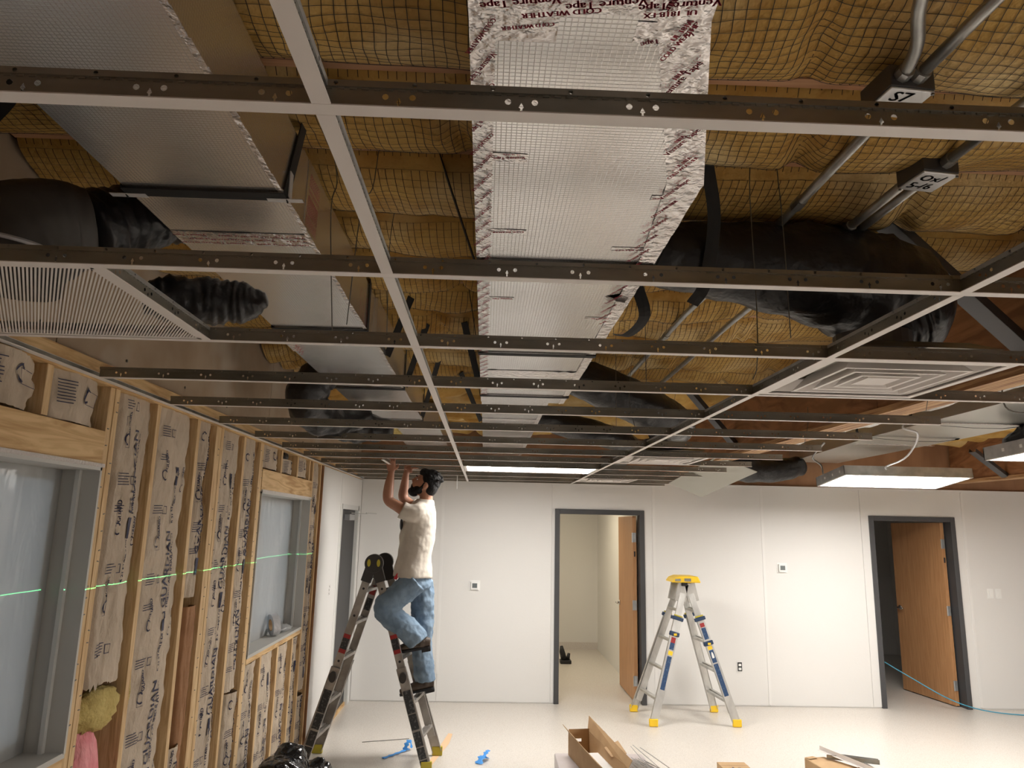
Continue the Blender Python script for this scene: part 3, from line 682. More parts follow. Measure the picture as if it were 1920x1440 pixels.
troffer(3.37, 4.61, 6.70, 7.30, 2.435, 'lit ceiling light hanging without grid before the dark doorway', tilt=-.13)
troffer(3.50, 4.72, 4.35, 4.96, 2.47, 'lit ceiling light hanging near the silver duct of the next bay', tilt=-.05)
troffer(3.6, 4.8, 1.4, 2.0, 2.46, 'lit ceiling light continuing the row of hanging lights', name='troffer_light_offscreen')
troffer(3.6, 4.8, -1.6, -1.0, 2.46, 'lit ceiling light at the end of the row of hanging lights', name='troffer_light_offscreen')
troffer(7., 8.2, 3.2, 3.8, 2.46, 'lit ceiling light in the far bay', name='troffer_light_offscreen')
troffer(.2, 1.3, 10.0, 10.6, 2.47, 'warm ceiling light of the cream room', lens='lens_warm', name='troffer_light_offscreen')
# tilted lens panel left on the tee ends
q = [Vector(p) for p in ((1.90, 7.5, 2.410), (2.223, 7.45, 2.272), (2.366, 6.25, 2.446), (2.043, 6.30, 2.584))]
nrm = (q[1]-q[0]).cross(q[3]-q[0]).normalized()*.006
pn = MB().add(q+[p+nrm for p in q], [(0, 1, 2, 3), (7, 6, 5, 4)]+[(i, (i+1) % 4, (i+1) % 4+4, i+4) for i in range(4)])
tag(pn.build('ceiling_panel', 'tile'), 'plain pale grey ceiling panel tilted on the runner ends', 'ceiling panel')
# ------------------------------------------------------------------ foil ducts
def print_rows(o, mat, rows):
    m = MB()
    for r in rows: put_text(m, *r[:5], bold=r[5] if len(r) > 5 else 0)
    m.build('printing', mat, o)
RX = (-1, 0, 0)
cd = thing('foil_duct', 'broad silver foil duct with taped edges and red printing between the joists', 'duct', (.2, .4, 2.72))
zb, zt = 2.72, 2.955; CR = [(.30, .2), (.325, .96), (.388, 1.19), (.483, 1.53), (.487, 2.0), (.485, 4.6)]; CLX = -.047
poly = [(CLX, .2), (CLX, 4.6)]+[(x, y) for x, y in CR[::-1]]
hole = [(.395, 2.37), (.43, 2.40), (.478, 2.385), (.474, 2.325)]
tri = tessellate_polygon([[Vector((x, y, 0)) for x, y in q] for q in (poly, hole)]); npo = len(poly)
db = MB().add([(x, y, zb) for x, y in poly+hole], [tuple(t) for t in tri]); db.add([(x, y, zt) for x, y in poly], [tuple(range(npo))])
for i in range(npo): j = (i+1) % npo; db.add([(*poly[i], zb), (*poly[j], zb), (*poly[j], zt), (*poly[i], zt)], [(0, 1, 2, 3)])
db.build('duct_board', 'foil', cd)
def strip(parent, pts, z, name='tape_strip', mat='foil_tape', thick=.0012, amp=.0015, seed=1, sx=None):
    """tape lying on the underside: quad strip between two edge polylines (a_i, b_i)"""
    V = []; n = len(pts); rows = 6
    P = []
    for i in range(n-1):
        k = max(1, int(max(abs(pts[i+1][1]-pts[i][1]), abs(pts[i+1][0]-pts[i][0]))/.03))
        for j in range(k): t = j/k; P.append([pts[i][c]*(1-t)+pts[i+1][c]*t for c in range(4)])
    P.append(list(pts[-1])); n = len(P)
    for i, (ax, ay, bx, by) in enumerate(P):
        for j in range(rows):
            u = j/(rows-1); x = ax*(1-u)+bx*u; y = ay*(1-u)+by*u; V.append((x, y, z-thick-abs(amp*float(nz(x, y, seed, 14)))))
    m = MB().add(V, [(i*rows+j, i*rows+j+1, (i+1)*rows+j+1, (i+1)*rows+j) for i in range(n-1) for j in range(rows-1)])
    return m.build(name, mat, parent, smooth=True)
zt_ = zb-.0055
ts = strip(cd, [(CLX-.001, .2, CLX+.045, .2), (CLX-.001, 1.9, CLX+.04, 1.9), (CLX-.001, 4.6, CLX+.035, 4.6)], zb, seed=2)
print_rows(ts, 'ink_red', [(('Venture Tape' if k % 2 else 'COLD WEATHER'), .016 if k % 2 else .013, (CLX+.036, 1.0+k*.085, zt_), (-.45, .89, 0), (.89, .45, 0), .0006) for k in range(40)])
ts = strip(cd, [(x-(.085 if i < 4 else .05 if i == 4 else .03), y, x+.001, y) for i, (x, y) in enumerate(CR)], zb, seed=3, amp=.006)
rows = []
for k in range(34):
    y = .98+k*.052; x = np.interp(y, [c[1] for c in CR], [c[0] for c in CR]); s_ = ('Venture Tape', 'UL 181A', 'COLD WEATHER', '181A')[k % 4]
    rows.append((s_, .02 if k % 4 == 0 else .014, (x-.078+.02*(k % 2), y, zt_-.004), (.35, -.94, 0), (-.94, -.35, 0), .0009))
print_rows(ts, 'ink_red', rows)
ts = strip(cd, [(CLX-.001, .82, CLX-.001, .985), (.05, .82, .05, 1.0), (.15, .82, .15, .982), (.25, .82, .25, .985), (.33, .82, .33, 1.02)], zb-.003, seed=4, amp=.011)
print_rows(ts, 'ink_red', [(st_, sz_, (x_, y_, zb-.0155), (-.985, .17*q_, 0), (.17*q_, .985, 0), .0009) for st_, sz_, x_, y_, q_ in (
    ('Venture Tape', .022, .09, .935, 1), ('COLD WEATHER', .016, .155, .955, 1), ('Venture Tape', .022, .22, .93, 1), ('UL 181B-FX', .016, .30, .95, 1), ('Venture Tape', .022, .33, .925, 1), ('COLD WEATHER', .016, .085, .90, 1), ('Venture Tape', .022, .20, .885, 1), ('UL 181A', .016, .30, .90, 1))])
def patch(x, y, w, h, parent=cd, z=zb, st='Venture Tape', mat='ink_red', rot=.1):
    ts = strip(parent, [(x, y, x, y+h), (x+w*.5, y, x+w*.5, y+h), (x+w, y+.003, x+w, y+h-.003)], z, seed=int(x*100+y*31) % 99, amp=.0006, name='tape_patch')
    sz = min(h*.42, .86*w/max(q[0] for q in text(st)[0]))
    print_rows(ts, mat, [(st, sz, (x+w*.93, y+h*.32, z-.0024), (-math.cos(rot), math.sin(rot), 0), (math.sin(rot), math.cos(rot), 0), .0006), ('UL 181B-FX', sz*.6, (x+w*.8, y+h*.05, z-.0024), (-1, 0, 0), (0, 1, 0))])
patch(-.01, 1.425, .08, .038); patch(-.01, 1.83, .10, .03, st='COLD WEATHER'); patch(.38, 1.60, .05, .03); patch(.34, 1.93, .11, .028, st='COLD WEATHER'); patch(-.01, 2.42, .09, .03); patch(.36, 2.63, .10, .03)
patch(-.005, .985, .10, .075, st='COLD WEATHER', rot=.2); patch(.0, 1.19, .09, .05, st='COLD WEATHER', rot=.0); patch(.22, 1.0, .10, .05, rot=.4); patch(0, 2.95, .11, .03); patch(.33, 3.05, .11, .03)
strip(cd, [(CLX, 3.62, CLX, 3.78), (.2, 3.62, .2, 3.77), (.485, 3.62, .485, 3.78)], zb, seed=8, amp=.006, name='tape_strip')
# torn flap at the tear
MB().add([(.39, 2.38, zb-.002), (.44, 2.40, zb-.012), (.48, 2.39, zb-.018), (.47, 2.43, zb-.002), (.41, 2.42, zb-.006)], [(0, 1, 2, 3, 4)]).build('torn_flap', 'foil_tape', cd)
cd2 = thing('foil_duct', 'far plain silver duct section carrying on to the panelled wall', 'duct', (.2, 6, 2.74))
MB().box(-.045, .40, 4.62, 8.5, 2.745, 2.955).build('duct_board', 'foil', cd2); strip(cd2, [(-.045, 5.5, -.045, 5.6), (.40, 5.5, .40, 5.6)], 2.745, seed=9, amp=.004)
strip(cd2, [(.37, 4.62, .401, 4.62), (.37, 8.5, .401, 8.5)], 2.745, seed=10, amp=.004)
# narrow duct
ld = thing('foil_duct', 'narrow dull silver foil duct with brown-reflecting side held by black straps', 'duct', (-.73, .2, 2.75)); lz = 2.75
MB().box(-.93, -.535, .1, 3.2, lz, 2.955).build('duct_board', 'foil_dull', ld)
MB().box(-.945, -.52, 3.205, 5.80, lz-.006, 2.955).build('duct_board', 'foil_dull', ld)
s = MB(); 
for k in range(70):
    y = .15+k*.0816
    x = -.535 if y < 3.2 else -.52
    s.bar((x-.003, y, lz-(.001 if y < 3.2 else .007)), (x-.003+.003*math.sin(k), y+.0816, lz-(.001 if y < 3.2 else .007)), .014, .003)
s.build('corner_bead', 'foil_tape', ld)
ts = strip(ld, [(-.931, 1.99, -.931, 2.085), (-.73, 1.99, -.73, 2.085), (-.534, 1.99, -.534, 2.085)], lz, seed=14, amp=.003)
print_rows(ts, 'ink_red', [(('Venture Tape', 'COLD WEATHER', 'UL 181B-FX')[(k+k//4) % 3], .017 if (k+k//4) % 3 == 0 else .012, (-.55-.095*(k % 4), 2.0+.028*(k//4), lz-.0058), (-1, .05, 0), (.05, 1, 0), .0006) for k in range(12)])
ts = strip(ld, [(-.946, 3.20, -.946, 3.42), (-.90, 3.19, -.90, 3.38), (-.87, 3.19, -.87, 3.25), (-.519, 3.19, -.519, 3.24)], lz-.008, seed=15, amp=.012)
print_rows(ts, 'ink_red', [('Venture Tape', .016, (-.89, 3.24+.04*k, lz-.022), (-.3, .95, 0), (.95, .3, 0)) for k in range(4)])
sp_ = MB().box(-.5355, -.533, 1.93, 2.06, lz, 2.955).build('side_tape', 'foil_dull', ld)
m = MB()
for k in range(9):
    y = 1.94+k*.0135; z = lz+.01
    for st in ('COLD WEATHER  UL 181B-FX',): put_text(m, st, .0125, (-.532, y, z), (0, .1, 1), (0, 1, 0))
m.build('printing', 'ink_red', sp_)
for y in (2.85, 2.93, 3.0):
    m = MB(); put_text(m, 'Venture Tape  UL 181A', .013, (-.533, y, lz+.01), (0, 0, 1), (0, 1, 0)); m.build('printing', 'ink_red', ld)
lz2 = 2.76
ld2 = thing('foil_duct', 'far length of narrow duct ending in raw yellow insulation edge', 'duct', (-.6, 6.4, lz2))
MB().box(-.86, -.42, 6.12, 8.4, lz2, 2.955).build('duct_board', 'foil', ld2)
MB().box(-.87, -.80, 6.1, 6.9, lz2-.01, lz2+.16).build('raw_edge', 'fiber_yellow', ld2)
# ducts of the next bay
rd = thing('silver_duct', 'long silver duct running beside the plywood beam in the next bay', 'duct', (3.6, 5, 2.76))
MB().prism([(3.14, 2.5), (3.30, 6.), (3.62, 8.5), (4.2, 8.5), (4.10, 6.), (3.90, 2.5)], 'z', 2.755, 2.94).build('duct_board', 'sheet_metal', rd)
for y in (3.8, 5.2, 6.6): MB().bar((3.1+.05*y, y, 2.753), (3.85+.05*y, y, 2.753), .05, .003).build('seam_tape', 'foil_tape', rd)
rd2 = thing('foil_board', 'crumpled foil faced insulation board hung against the beam', 'insulation', (2.5, 5, 2.75))
m = MB(); U, V = np.meshgrid(np.linspace(0, 1, 12), np.linspace(0, 1, 60))
link_part('foil_sheet', grid_mesh('foil_sheet', 2.30+.75*U, 2.4+5.9*V, 2.88-.10*U+.02*nz(U*2, V*6, 5, 2), 'foil'), rd2)
for i, y in enumerate((4.15, 5.15, 6.0)):
    s = MB().tube(sub([(3.05+.03*i, y, 3.02), (3.10+.03*i, y+.02, 2.86), (3.17+.04*i, y+.03, 2.745), (3.95+.05*i, y+.06, 2.745), (4.0+.05*i, y+.06, 3.02)], 4), [(.022, .002)]*17, 4)
    tag(s.build('hanger_strap', 'strap'), 'black strap under the long silver duct of the next bay', 'strap', 'straps on the next bay duct')
# ------------------------------------------------------------------ straps on the ducts
def ustrap(y, xa, xb, z, top, label, w=.042, tl=0., tr=0., ty=.01):
    t = thing('hanger_strap', label, 'strap', ((xa+xb)/2, y, z))
    MB().box(xa-.005, xb+.005, y-w/2, y+w/2, z-.009, z-.0062).build('sling', 'strap', t)
    MB().bar((xb+.005, y, z-.008), (xb+.005+tr, y+ty, top), .003, w, up=(0, 1, 0)).build('leg', 'strap', t)
    MB().bar((xa-.005, y, z-.008), (xa-.005+tl, y+ty, top), .003, w, up=(0, 1, 0)).build('leg', 'strap', t)
    return t
s = ustrap(1.73, -.93, -.535, lz, ZJ, 'black strap slung under the narrow duct, tape tabs at its corners', tr=.0, tl=-.05, ty=.13)
for x in (-.93, -.535): MB().box(x-.045, x+.045, 1.735, 1.755, lz-.011, lz-.0095).build('tape_tab', 'tapefilm', s)
MB().box(-.528, -.525, 1.74, 1.765, lz, lz+.07).build('tape_tab', 'tapefilm', s)
ustrap(3.03, -.93, -.535, lz, ZJ, 'black strap slung under the narrow duct just before its taped joint')
ustrap(4.35, -.945, -.52, lz-.006, ZJ, 'black strap slung under the narrow duct beside its slumped flexible branch')
ustrap(5.70, -.945, -.52, lz-.006, ZJ, 'black strap slung under the very end of the narrow duct')
ustrap(2.07, CLX, .49, zb, ZJ, 'black strap slung under the broad duct where the big flexible branch leaves', tl=-.12, tr=.17)
ustrap(3.25, CLX, .485, zb, ZJ, 'black strap slung under the broad duct past its torn foil', tl=-.06, tr=.05)
ustrap(4.35, CLX, .485, zb, ZJ, 'black strap slung under the broad duct at its end joint', tl=-.05)
ustrap(5.9, -.045, .40, 2.745, ZJ, 'black strap slung under the far plain duct section')
for k, p in enumerate([((-.42, 1.85, ZJ+.01), (-.40, 1.66, 3.0), (-.46, 1.6, 2.98)), ((.66, 2.05, ZJ), (.70, 2.12, 2.9), (.69, 2.2, 2.72), (.66, 2.25, 2.66)), ((.50, 2.35, 2.75), (.535, 2.40, 2.66), (.50, 2.5, 2.62), (.46, 2.55, 2.63)), ((-1.2, 1.55, 3.05), (-1.16, 1.6, 2.95), (-1.26, 1.66, 2.87))]):
    s = sub(p, 6); tag(MB().tube(s, [(.022, .0018)]*len(s), 4, up=(0, 1, 0)).build('loose_strap', 'strap'),
        ('crumpled black strap end nailed over the narrow duct', 'black strap dangling beside the broad duct above the big flexible branch', 'curled black strap end below the torn foil', 'short black strap by the brown gypsum panel')[k], 'strap')
for k, (a, b) in enumerate((((-.38, 3.30, 2.99), (-.515, 3.55, 2.76)), ((-.34, 3.75, 2.99), (-.505, 4.3, 2.75)), ((-.14, 3.70, 2.99), (-.055, 4.1, 2.73)), ((-.33, 4.6, 2.99), (-.505, 5.5, 2.745)), ((-.2, 5.0, 2.99), (-.055, 5.7, 2.75)))):
    tag(MB().bar(a, b, .035, .003, up=(0, 1, 0)).build('loose_strap', 'strap'), 'taut black strap slanting between joists and ducts', 'strap', 'slanting straps in the gap between ducts')
# ------------------------------------------------------------------ flexible ducts
def flex(path, label, mat='poly_black', seed=1, amp=.07, n=30, name='flexible_duct', k=10, fold=3.):
    P = sub(path, k); mb = MB(); rings = []; prev = Vector((0, 1, 0))
    for i, q in enumerate(P):
        p = Vector(q[:3]); a_ = Vector(P[min(i+1, len(P)-1)][:3])-Vector(P[max(i-1, 0)][:3]); t = a_.normalized()
        a = t.cross(prev).normalized(); b = a.cross(t).normalized(); prev = b; ring = []
        for j in range(n):
            th = 6.2832*j/n; r = q[3]*(1+amp*float(nz(i*.12, math.cos(th)*1.2+math.sin(th)*.7, seed, 2.))+amp*.5*math.sin(i*fold*.3+2*math.sin(th+seed))*.6)
            ring.append(p+a*r*math.cos(th)+b*r*math.sin(th)*(q[4] if len(q) > 4 else 1))
        rings.append(ring)
    mb.loft(rings); return tag(mb.build(name, mat, smooth=True), label, 'flexible duct')
flex([(.46, 2.30, 2.85, .10), (.62, 2.30, 2.845, .115), (.85, 2.32, 2.835, .14), (1.1, 2.34, 2.815, .17), (1.28, 2.37, 2.785, .19), (1.41, 2.39, 2.75, .19), (1.45, 2.40, 2.70, .165), (1.40, 2.39, 2.66, .14), (1.34, 2.37, 2.615, .125)], 'big slumped black flexible duct between the broad duct and the diffuser', seed=3, amp=.045)
flex([(-.93, 2.10, 2.845, .085), (-1.0, 2.05, 2.82, .09), (-1.07, 1.97, 2.76, .10), (-1.12, 1.90, 2.70, .11)], 'black flexible duct between the narrow duct and the grey elbow', 'poly_black', 16, .08, fold=6)
flex([(-1.10, 1.88, 2.70, .105), (-1.15, 1.84, 2.68, .13), (-1.20, 1.78, 2.63, .145), (-1.225, 1.745, 2.57, .15), (-1.23, 1.74, 2.50, .15)], 'grey flexible duct elbow dropping onto the ribbed return grille', 'poly_grey', 5, .03)
flex([(-1.02, 2.06, 2.56, .04), (-.97, 2.08, 2.57, .065), (-.88, 2.12, 2.58, .07), (-.80, 2.14, 2.585, .065), (-.74, 2.15, 2.59, .055), (-.69, 2.15, 2.60, .02)], 'collapsed shiny black flexible duct tail near the ribbed grille', 'poly_black', 6, .12, fold=6)
hp = MB().tube([(-1.23+.16*math.cos(a), 1.73+.16*math.sin(a), 2.565) for a in np.linspace(0, 6.2832, 40)], .006, 6)
tag(hp.build('wire_hoop', 'tapefilm'), 'pale wire hoop at the mouth of the grey duct elbow', 'hoop')
flex([(-.93, 4.25, 2.84, .09), (-1.02, 4.22, 2.76, .11), (-1.08, 4.25, 2.64, .12), (-1.02, 4.4, 2.56, .11), (-.88, 4.5, 2.56, .08), (-.74, 4.55, 2.60, .05)], 'slumped black flexible branch under the narrow duct', 'poly_black', 8, .09)
flex([(-1.1, 4.9, 2.62, .06), (-.98, 4.95, 2.60, .12), (-.82, 5.0, 2.58, .10), (-.66, 5.0, 2.58, .06)], 'short black flexible duct lying on runners past the narrow duct', 'poly_black', 9, .1)
flex([(.44, 4.30, 2.86, .10), (.60, 4.32, 2.82, .12), (.80, 4.38, 2.75, .13), (1.0, 4.45, 2.68, .13), (1.2, 4.6, 2.62, .12), (1.33, 5.0, 2.64, .12), (1.33, 5.33, 2.64, .12), (1.32, 5.38, 2.61, .115)], 'second black flexible duct sloping to the next diffuser', 'poly_black', 10, .05)
flex([(.40, 5.8, 2.84, .09), (.62, 5.85, 2.76, .10), (.95, 5.95, 2.70, .10), (1.25, 6.3, 2.64, .10), (1.33, 7.5, 2.64, .11), (1.32, 7.80, 2.61, .11)], 'far black flexible duct running to the last diffuser', 'poly_black', 12, .06)
flex([(3.95, 4.6, 2.82, .10), (4.02, 4.9, 2.74, .12), (4.0, 5.15, 2.66, .10), (3.85, 5.2, 2.60, .05)], 'ragged black flexible duct stub beside a hanging light', 'poly_black', 13, .12)
flex([(2.6, 7.9, 2.62, .10), (2.9, 8.0, 2.60, .13), (3.3, 8.1, 2.62, .13), (3.6, 8.2, 2.68, .11)], 'black flexible duct above the panelled wall top', 'poly_black', 14, .06)
# ------------------------------------------------------------------ conduits and junction boxes
KC = .944
def kc(p): return (p[0]*KC, p[1]*KC, CAMZ+(p[2]-CAMZ)*KC)
def conduit(path, label, r=.014, couple=()):
    path = [kc(p) for p in path]; couple = [(kc(c), d) for c, d in couple]
    t = thing('conduit', label, 'conduit', tuple(path[0][:3])); MB().tube(path, r, 10).build('tube', 'emt', t, smooth=True)
    for c, d in couple:
        MB().tube([Vector(c)-Vector(d)*.025, Vector(c)+Vector(d)*.025], r*1.35, 8).build('coupling', 'emt', t)
    return t
cz = 3.005
conduit(sub([(.80, 1.10, cz), (.868, 1.28, cz), (.93, 1.39, cz), (.957, 1.47, cz), (.962, 1.515, cz)], 4), 'galvanised conduit with a slight bend entering the first junction box', couple=[((.962, 1.51, cz), (0, 1, 0))])
conduit([(1.02, .9, cz), (1.008, 1.3, cz), (1.003, 1.515, cz)], 'straight galvanised conduit entering the first junction box', couple=[((1.003, 1.51, cz), (0, 1, 0))])
conduit([(1.01, 1.64, cz), (1.015, 2.47, cz), (.985, 3.5, cz), (1.0, 5.35, cz), (1.0, 6.5, cz)], 'long galvanised conduit leaving the first junction box across the joists', couple=[((1.013, 2.2, cz), (0, 1, 0)), ((.99, 3.9, cz), (0, 1, 0))])
conduit([(1.335, 1.2, cz), (1.328, 1.6, cz), (1.322, 1.90, cz)], 'straight galvanised conduit entering the second junction box', couple=[((1.322, 1.90, cz), (0, 1, 0))])
conduit([(1.275, 2.02, cz), (1.27, 2.4, cz), (1.262, 3.6, cz), (1.29, 5.4, cz)], 'inner of two conduits leaving the second junction box', couple=[((1.27, 2.38, cz), (0, 1, 0)), ((1.27, 4.2, cz), (0, 1, 0))])
conduit([(1.322, 2.02, cz), (1.317, 2.4, cz), (1.315, 2.75, cz)], 'outer of two conduits leaving the second junction box', couple=[((1.317, 2.44, cz), (0, 1, 0))])
conduit(sub([(.52, 2.75, 2.98), (.62, 2.9, 3.0), (.8, 3.0, 3.0), (1.2, 3.05, 3.0)], 5), 'thin pale cable conduit curving behind the broad duct', r=.008)
def jbox(c, label, lines, rz=0.):
    c = kc(c)
    t = thing('junction_box', label, 'junction box', c); t.rotation_euler = (0, 0, rz)
    MB().box(-.055, .055, -.055, .055, 0.006, .06).build('body', 'galv_dark', t, world=False, bevel=.003)
    MB().box(-.054, .054, -.054, .054, 0, .006).build('cover', 'chrome_dull', t, world=False, bevel=.008)
    MB().tube([(-.05, .05, -.001), (-.05, .05, -.004)], .004, 8).tube([(.05, -.05, -.001), (.05, -.05, -.004)], .004, 8).build('screw', 'wire', t, world=False)
    m = MB()
    for st, s, x, y in lines: put_text(m, st, s, (x, y, -.0008), (1, 0, 0), (0, -1, 0), bold=.0013)
    m.build('handwriting', 'ink_black', t, world=False)
mk('chrome_dull', (.60, .60, .60), .4, .6)
jbox((.985, 1.57, 2.97), 'dark steel junction box marked with two scrawled characters', [('S7', .05, -.035, -.01), ('3', .05, -.02, .038)], .1)
jbox((1.30, 1.96, 2.97), 'dark steel junction box marked with circled writing', [('Ox/', .045, -.04, -.008), ('5-/6', .045, -.045, .036)], .12)
jbox((.56, 2.62, 2.97), 'small steel box half hidden behind the broad duct', [('9/', .045, -.03, .01)], .1)
# ------------------------------------------------------------------ braces from joists to the beam
def brace(a, b, label):
    d = (Vector(b)-Vector(a)).normalized(); sd = d.cross(Vector((0, 0, 1))).normalized(); up = sd.cross(d)
    t = thing('steel_brace', label, 'brace', b); m = MB(); m.bar(a, b, .07, .005, up=up); m.build('web', 'galv_dark', t)
    for s_ in (-1, 1): MB().bar(Vector(a)+sd*.035*s_+up*.017, Vector(b)+sd*.035*s_+up*.017, .005, .038, up=up).build('flange', 'galv_dark', t)
brace((1.40, 2.41, 3.05), (2.03, 2.60, 2.63), 'dark steel channel brace beside the big black flexible duct')
brace((1.60, 5.7, 3.05), (2.04, 5.85, 2.60), 'dark steel channel brace between insulation and the plywood beam')
brace((5.1, 7.4, 2.80), (5.59, 7.62, 2.56), 'pale steel channel brace at the next beam')
# hanger wires, cables
def wire(path, label, r=.0016, mat='wire', name='hanger_wire', n=6, group=None, k=4):
    s = sub(path, k); return tag(MB().tube(s, r, n).build(name, mat, smooth=True), label, 'wire', group)
for a in ([(-.50, 2.06, ZJ), (-.48, 2.06, 2.95), (-.49, 2.05, 2.85), (-.46, 2.05, 2.47)], [(-.36, 2.06, ZJ), (-.37, 2.05, 2.93), (-.40, 2.05, 2.86), (-.42, 2.05, 2.5)],
          [(-.36, 2.47, ZJ), (-.37, 2.46, 2.9), (-.36, 2.45, 2.55)], [(.80, 2.06, ZJ), (.795, 2.06, 2.95), (.80, 2.06, 2.6), (.79, 2.05, 2.42), (.775, 2.05, 2.37)], [(.88, 2.05, ZJ), (.89, 2.05, 2.85), (.895, 2.05, 2.5)],
          [(.64, 2.86, ZJ), (.64, 2.86, 2.6), (.64, 2.86, 2.48)], [(.74, 4.1, ZJ), (.74, 4.1, 2.5)], [(.86, 4.12, ZJ), (.82, 4.12, 2.7), (.85, 4.1, 2.5)], [(1.25, 4.9, ZJ), (1.3, 4.9, 2.85), (1.22, 4.9, 2.7)],
          [(2.05, 3.26, 2.75), (2.03, 3.2, 2.6), (2.04, 3.25, 2.5)], [(2.045, 2.45, 2.75), (2.035, 2.43, 2.62), (2.03, 2.40, 2.5)], [(2.04, 4.48, 2.72), (2.03, 4.47, 2.6), (2.0, 4.47, 2.48)]):
    wire(a, 'thin twisted steel hanger wire dangling from the framing', group='hanger wires')
wire([(2.9, 3.6, 2.9), (3.1, 3.65, 2.62), (3.45, 3.75, 2.52), (3.8, 3.85, 2.58), (4.1, 3.95, 2.8)], 'grey cable drooping beside the silver duct', .009, 'emt', 'cable')
wire([(3.1, 5.2, 2.75), (3.05, 5.15, 2.70), (3.12, 5.1, 2.66), (3.22, 5.3, 2.60), (3.3, 5.6, 2.52), (3.6, 6.4, 2.53), (3.9, 6.9, 2.54)], 'pale cable looping down to the hanging light', .008, 'tapefilm', 'cable')
wire([(2.62, 3.5, 2.8), (2.60, 3.5, 2.6), (2.66, 3.5, 2.55), (2.74, 3.5, 2.58), (2.74, 3.5, 2.8)], 'thin wire loop hanging past the beam', .004, 'wire', 'cable')
wire([(-.30, YK(12), 2.439), (-.30, YK(12), 2.30)], 'short white pull string hanging at the wall', .004, 'white_plastic', 'pull_string')
wire([(3.0, 6.3, 2.72), (3.3, 7.2, 2.68), (3.45, 7.35, 2.62), (3.47, 7.35, 2.52)], 'bent grey conduit near the hanging light', .010, 'emt', 'cable')
# ------------------------------------------------------------------ ladders
def rail(mb, a, b, w, d, along):
    """flat rail from a to b, w across the ladder plane, d thickness"""
    mb.bar(a, b, d, w, up=along)
def ladder(name, label, hinge, feet, yoff, outer_from, cap, mats, rung_z, feetmat):
    """hinge: {near,far}; feet: {('L','near'):...}"""
    t = thing(name, label, 'ladder', (hinge['near'][0], (hinge['near'][1]+hinge['far'][1])/2, 0)); rails = {}
    for sd in ('L', 'R'):
        for nf in ('near', 'far'):
            h = Vector(hinge[nf])+Vector((-.03 if sd == 'L' else .03, 0, -.05)); f = Vector(feet[(sd, nf)]); d = (f-h)
            across = d.normalized().cross(Vector((0, 1, 0))).normalized()
            p = h+d*outer_from
            inner = MB(); inner.bar(h, h+d*.9, .020, .066, up=across)
            r1 = inner.build('inner_rail', mats[0], t, bevel=.003)
            fo = -1 if nf == 'near' else 1; off = Vector((0, fo*.024, 0))
            om = MB(); om.bar(p+off, f+off+Vector((0, 0, .03)), .020, .078, up=across)
            for e in (-1, 1): om.bar(p+off+across*.037*e+Vector((0, fo*-.006, 0)), f+off+across*.037*e+Vector((0, fo*-.006, .03)), .030, .006, up=across)
            r2 = om.build('outer_rail', mats[0], t, bevel=.002); rails[(sd, nf)] = (h, f, d, across, off, r1, r2, p)
            fm = MB(); fm.bar(f+off+Vector((0, 0, .075))-d.normalized()*.0, f+off+Vector((0, 0, .004)), .034, .088, up=across); fm.build('foot', feetmat, t, bevel=.006)
        for k, z in enumerate(rung_z):
            A = rails[(sd, 'near')]; B = rails[(sd, 'far')]
            ka = (z-A[0].z)/A[2].z; kb = (z-B[0].z)/B[2].z; pa = A[0]+A[2]*ka; pb = B[0]+B[2]*kb
            for e in (-.5, .5):
                ov = A[3]*.018*e*2
                m = MB(); m.bar(pa+ov+A[4]*(1.0 if ka > outer_from else 0), pb+ov+B[4]*(1.0 if kb > outer_from else 0), .030, .024, up=(0, 0, 1))
                m.build('rung', mats[0], t, bevel=.003)
    return t, rails
# first ladder, the worker stands on it
HN, HF = (-.925, 6.30, 1.60), (-.880, 6.62, 1.60)
lad, RL = ladder('folding_ladder', 'grey multi-position ladder the worker stands on, feet beside the trash bag', {'near': HN, 'far': HF},
                 {('L', 'near'): (-1.405, 6.27, 0), ('L', 'far'): (-1.375, 6.66, 0), ('R', 'near'): (-.415, 6.28, 0), ('R', 'far'): (-.355, 6.64, 0)}, .3, .50, False, ('alum_dirty',), (1.38, 1.12, .84, .50, .24), 'yellow_dirty')
for nf, c in (('near', HN), ('far', HF)):
    s = -1 if nf == 'near' else 1; y = c[1]
    m = MB(); m.tube([(c[0], y-.028, c[2]), (c[0], y+.028, c[2])], .078, 26); h = m.build('hinge', 'hinge_dark', lad, bevel=.005)
    for sx in (-1, 1):
        m = MB(); m.bar((c[0]+sx*.02, y, c[2]-.01), (c[0]+sx*.062, y, c[2]-.15), .05, .085, up=(1, 0, .2)); m.build('hinge_plate', 'hinge_dark', lad, bevel=.004)
    for sx in (-1, 1): MB().tube([(c[0]+sx*.040, y+s*.028, c[2]+.005), (c[0]+sx*.040, y+s*.036, c[2]+.005)], [(.014, .030)]*2, 14, up=(0, 0, 1)).build('lock_tab', 'yellow_dirty', h)
def rail_label(R, key, k0, k1, mat, w=.06, side=-1, name='label', off=None):
    h, f, d, ac, of, r1, r2, p = R[key]; o = of if (off if off is not None else True) else Vector((0, 0, 0))
    m = MB(); e = Vector((0, side*.0125, 0)); m.bar(h+d*k0+o+e, h+d*k1+o+e, .002, w, up=ac); return m.build(name, mat, r2 if o.length else r1)
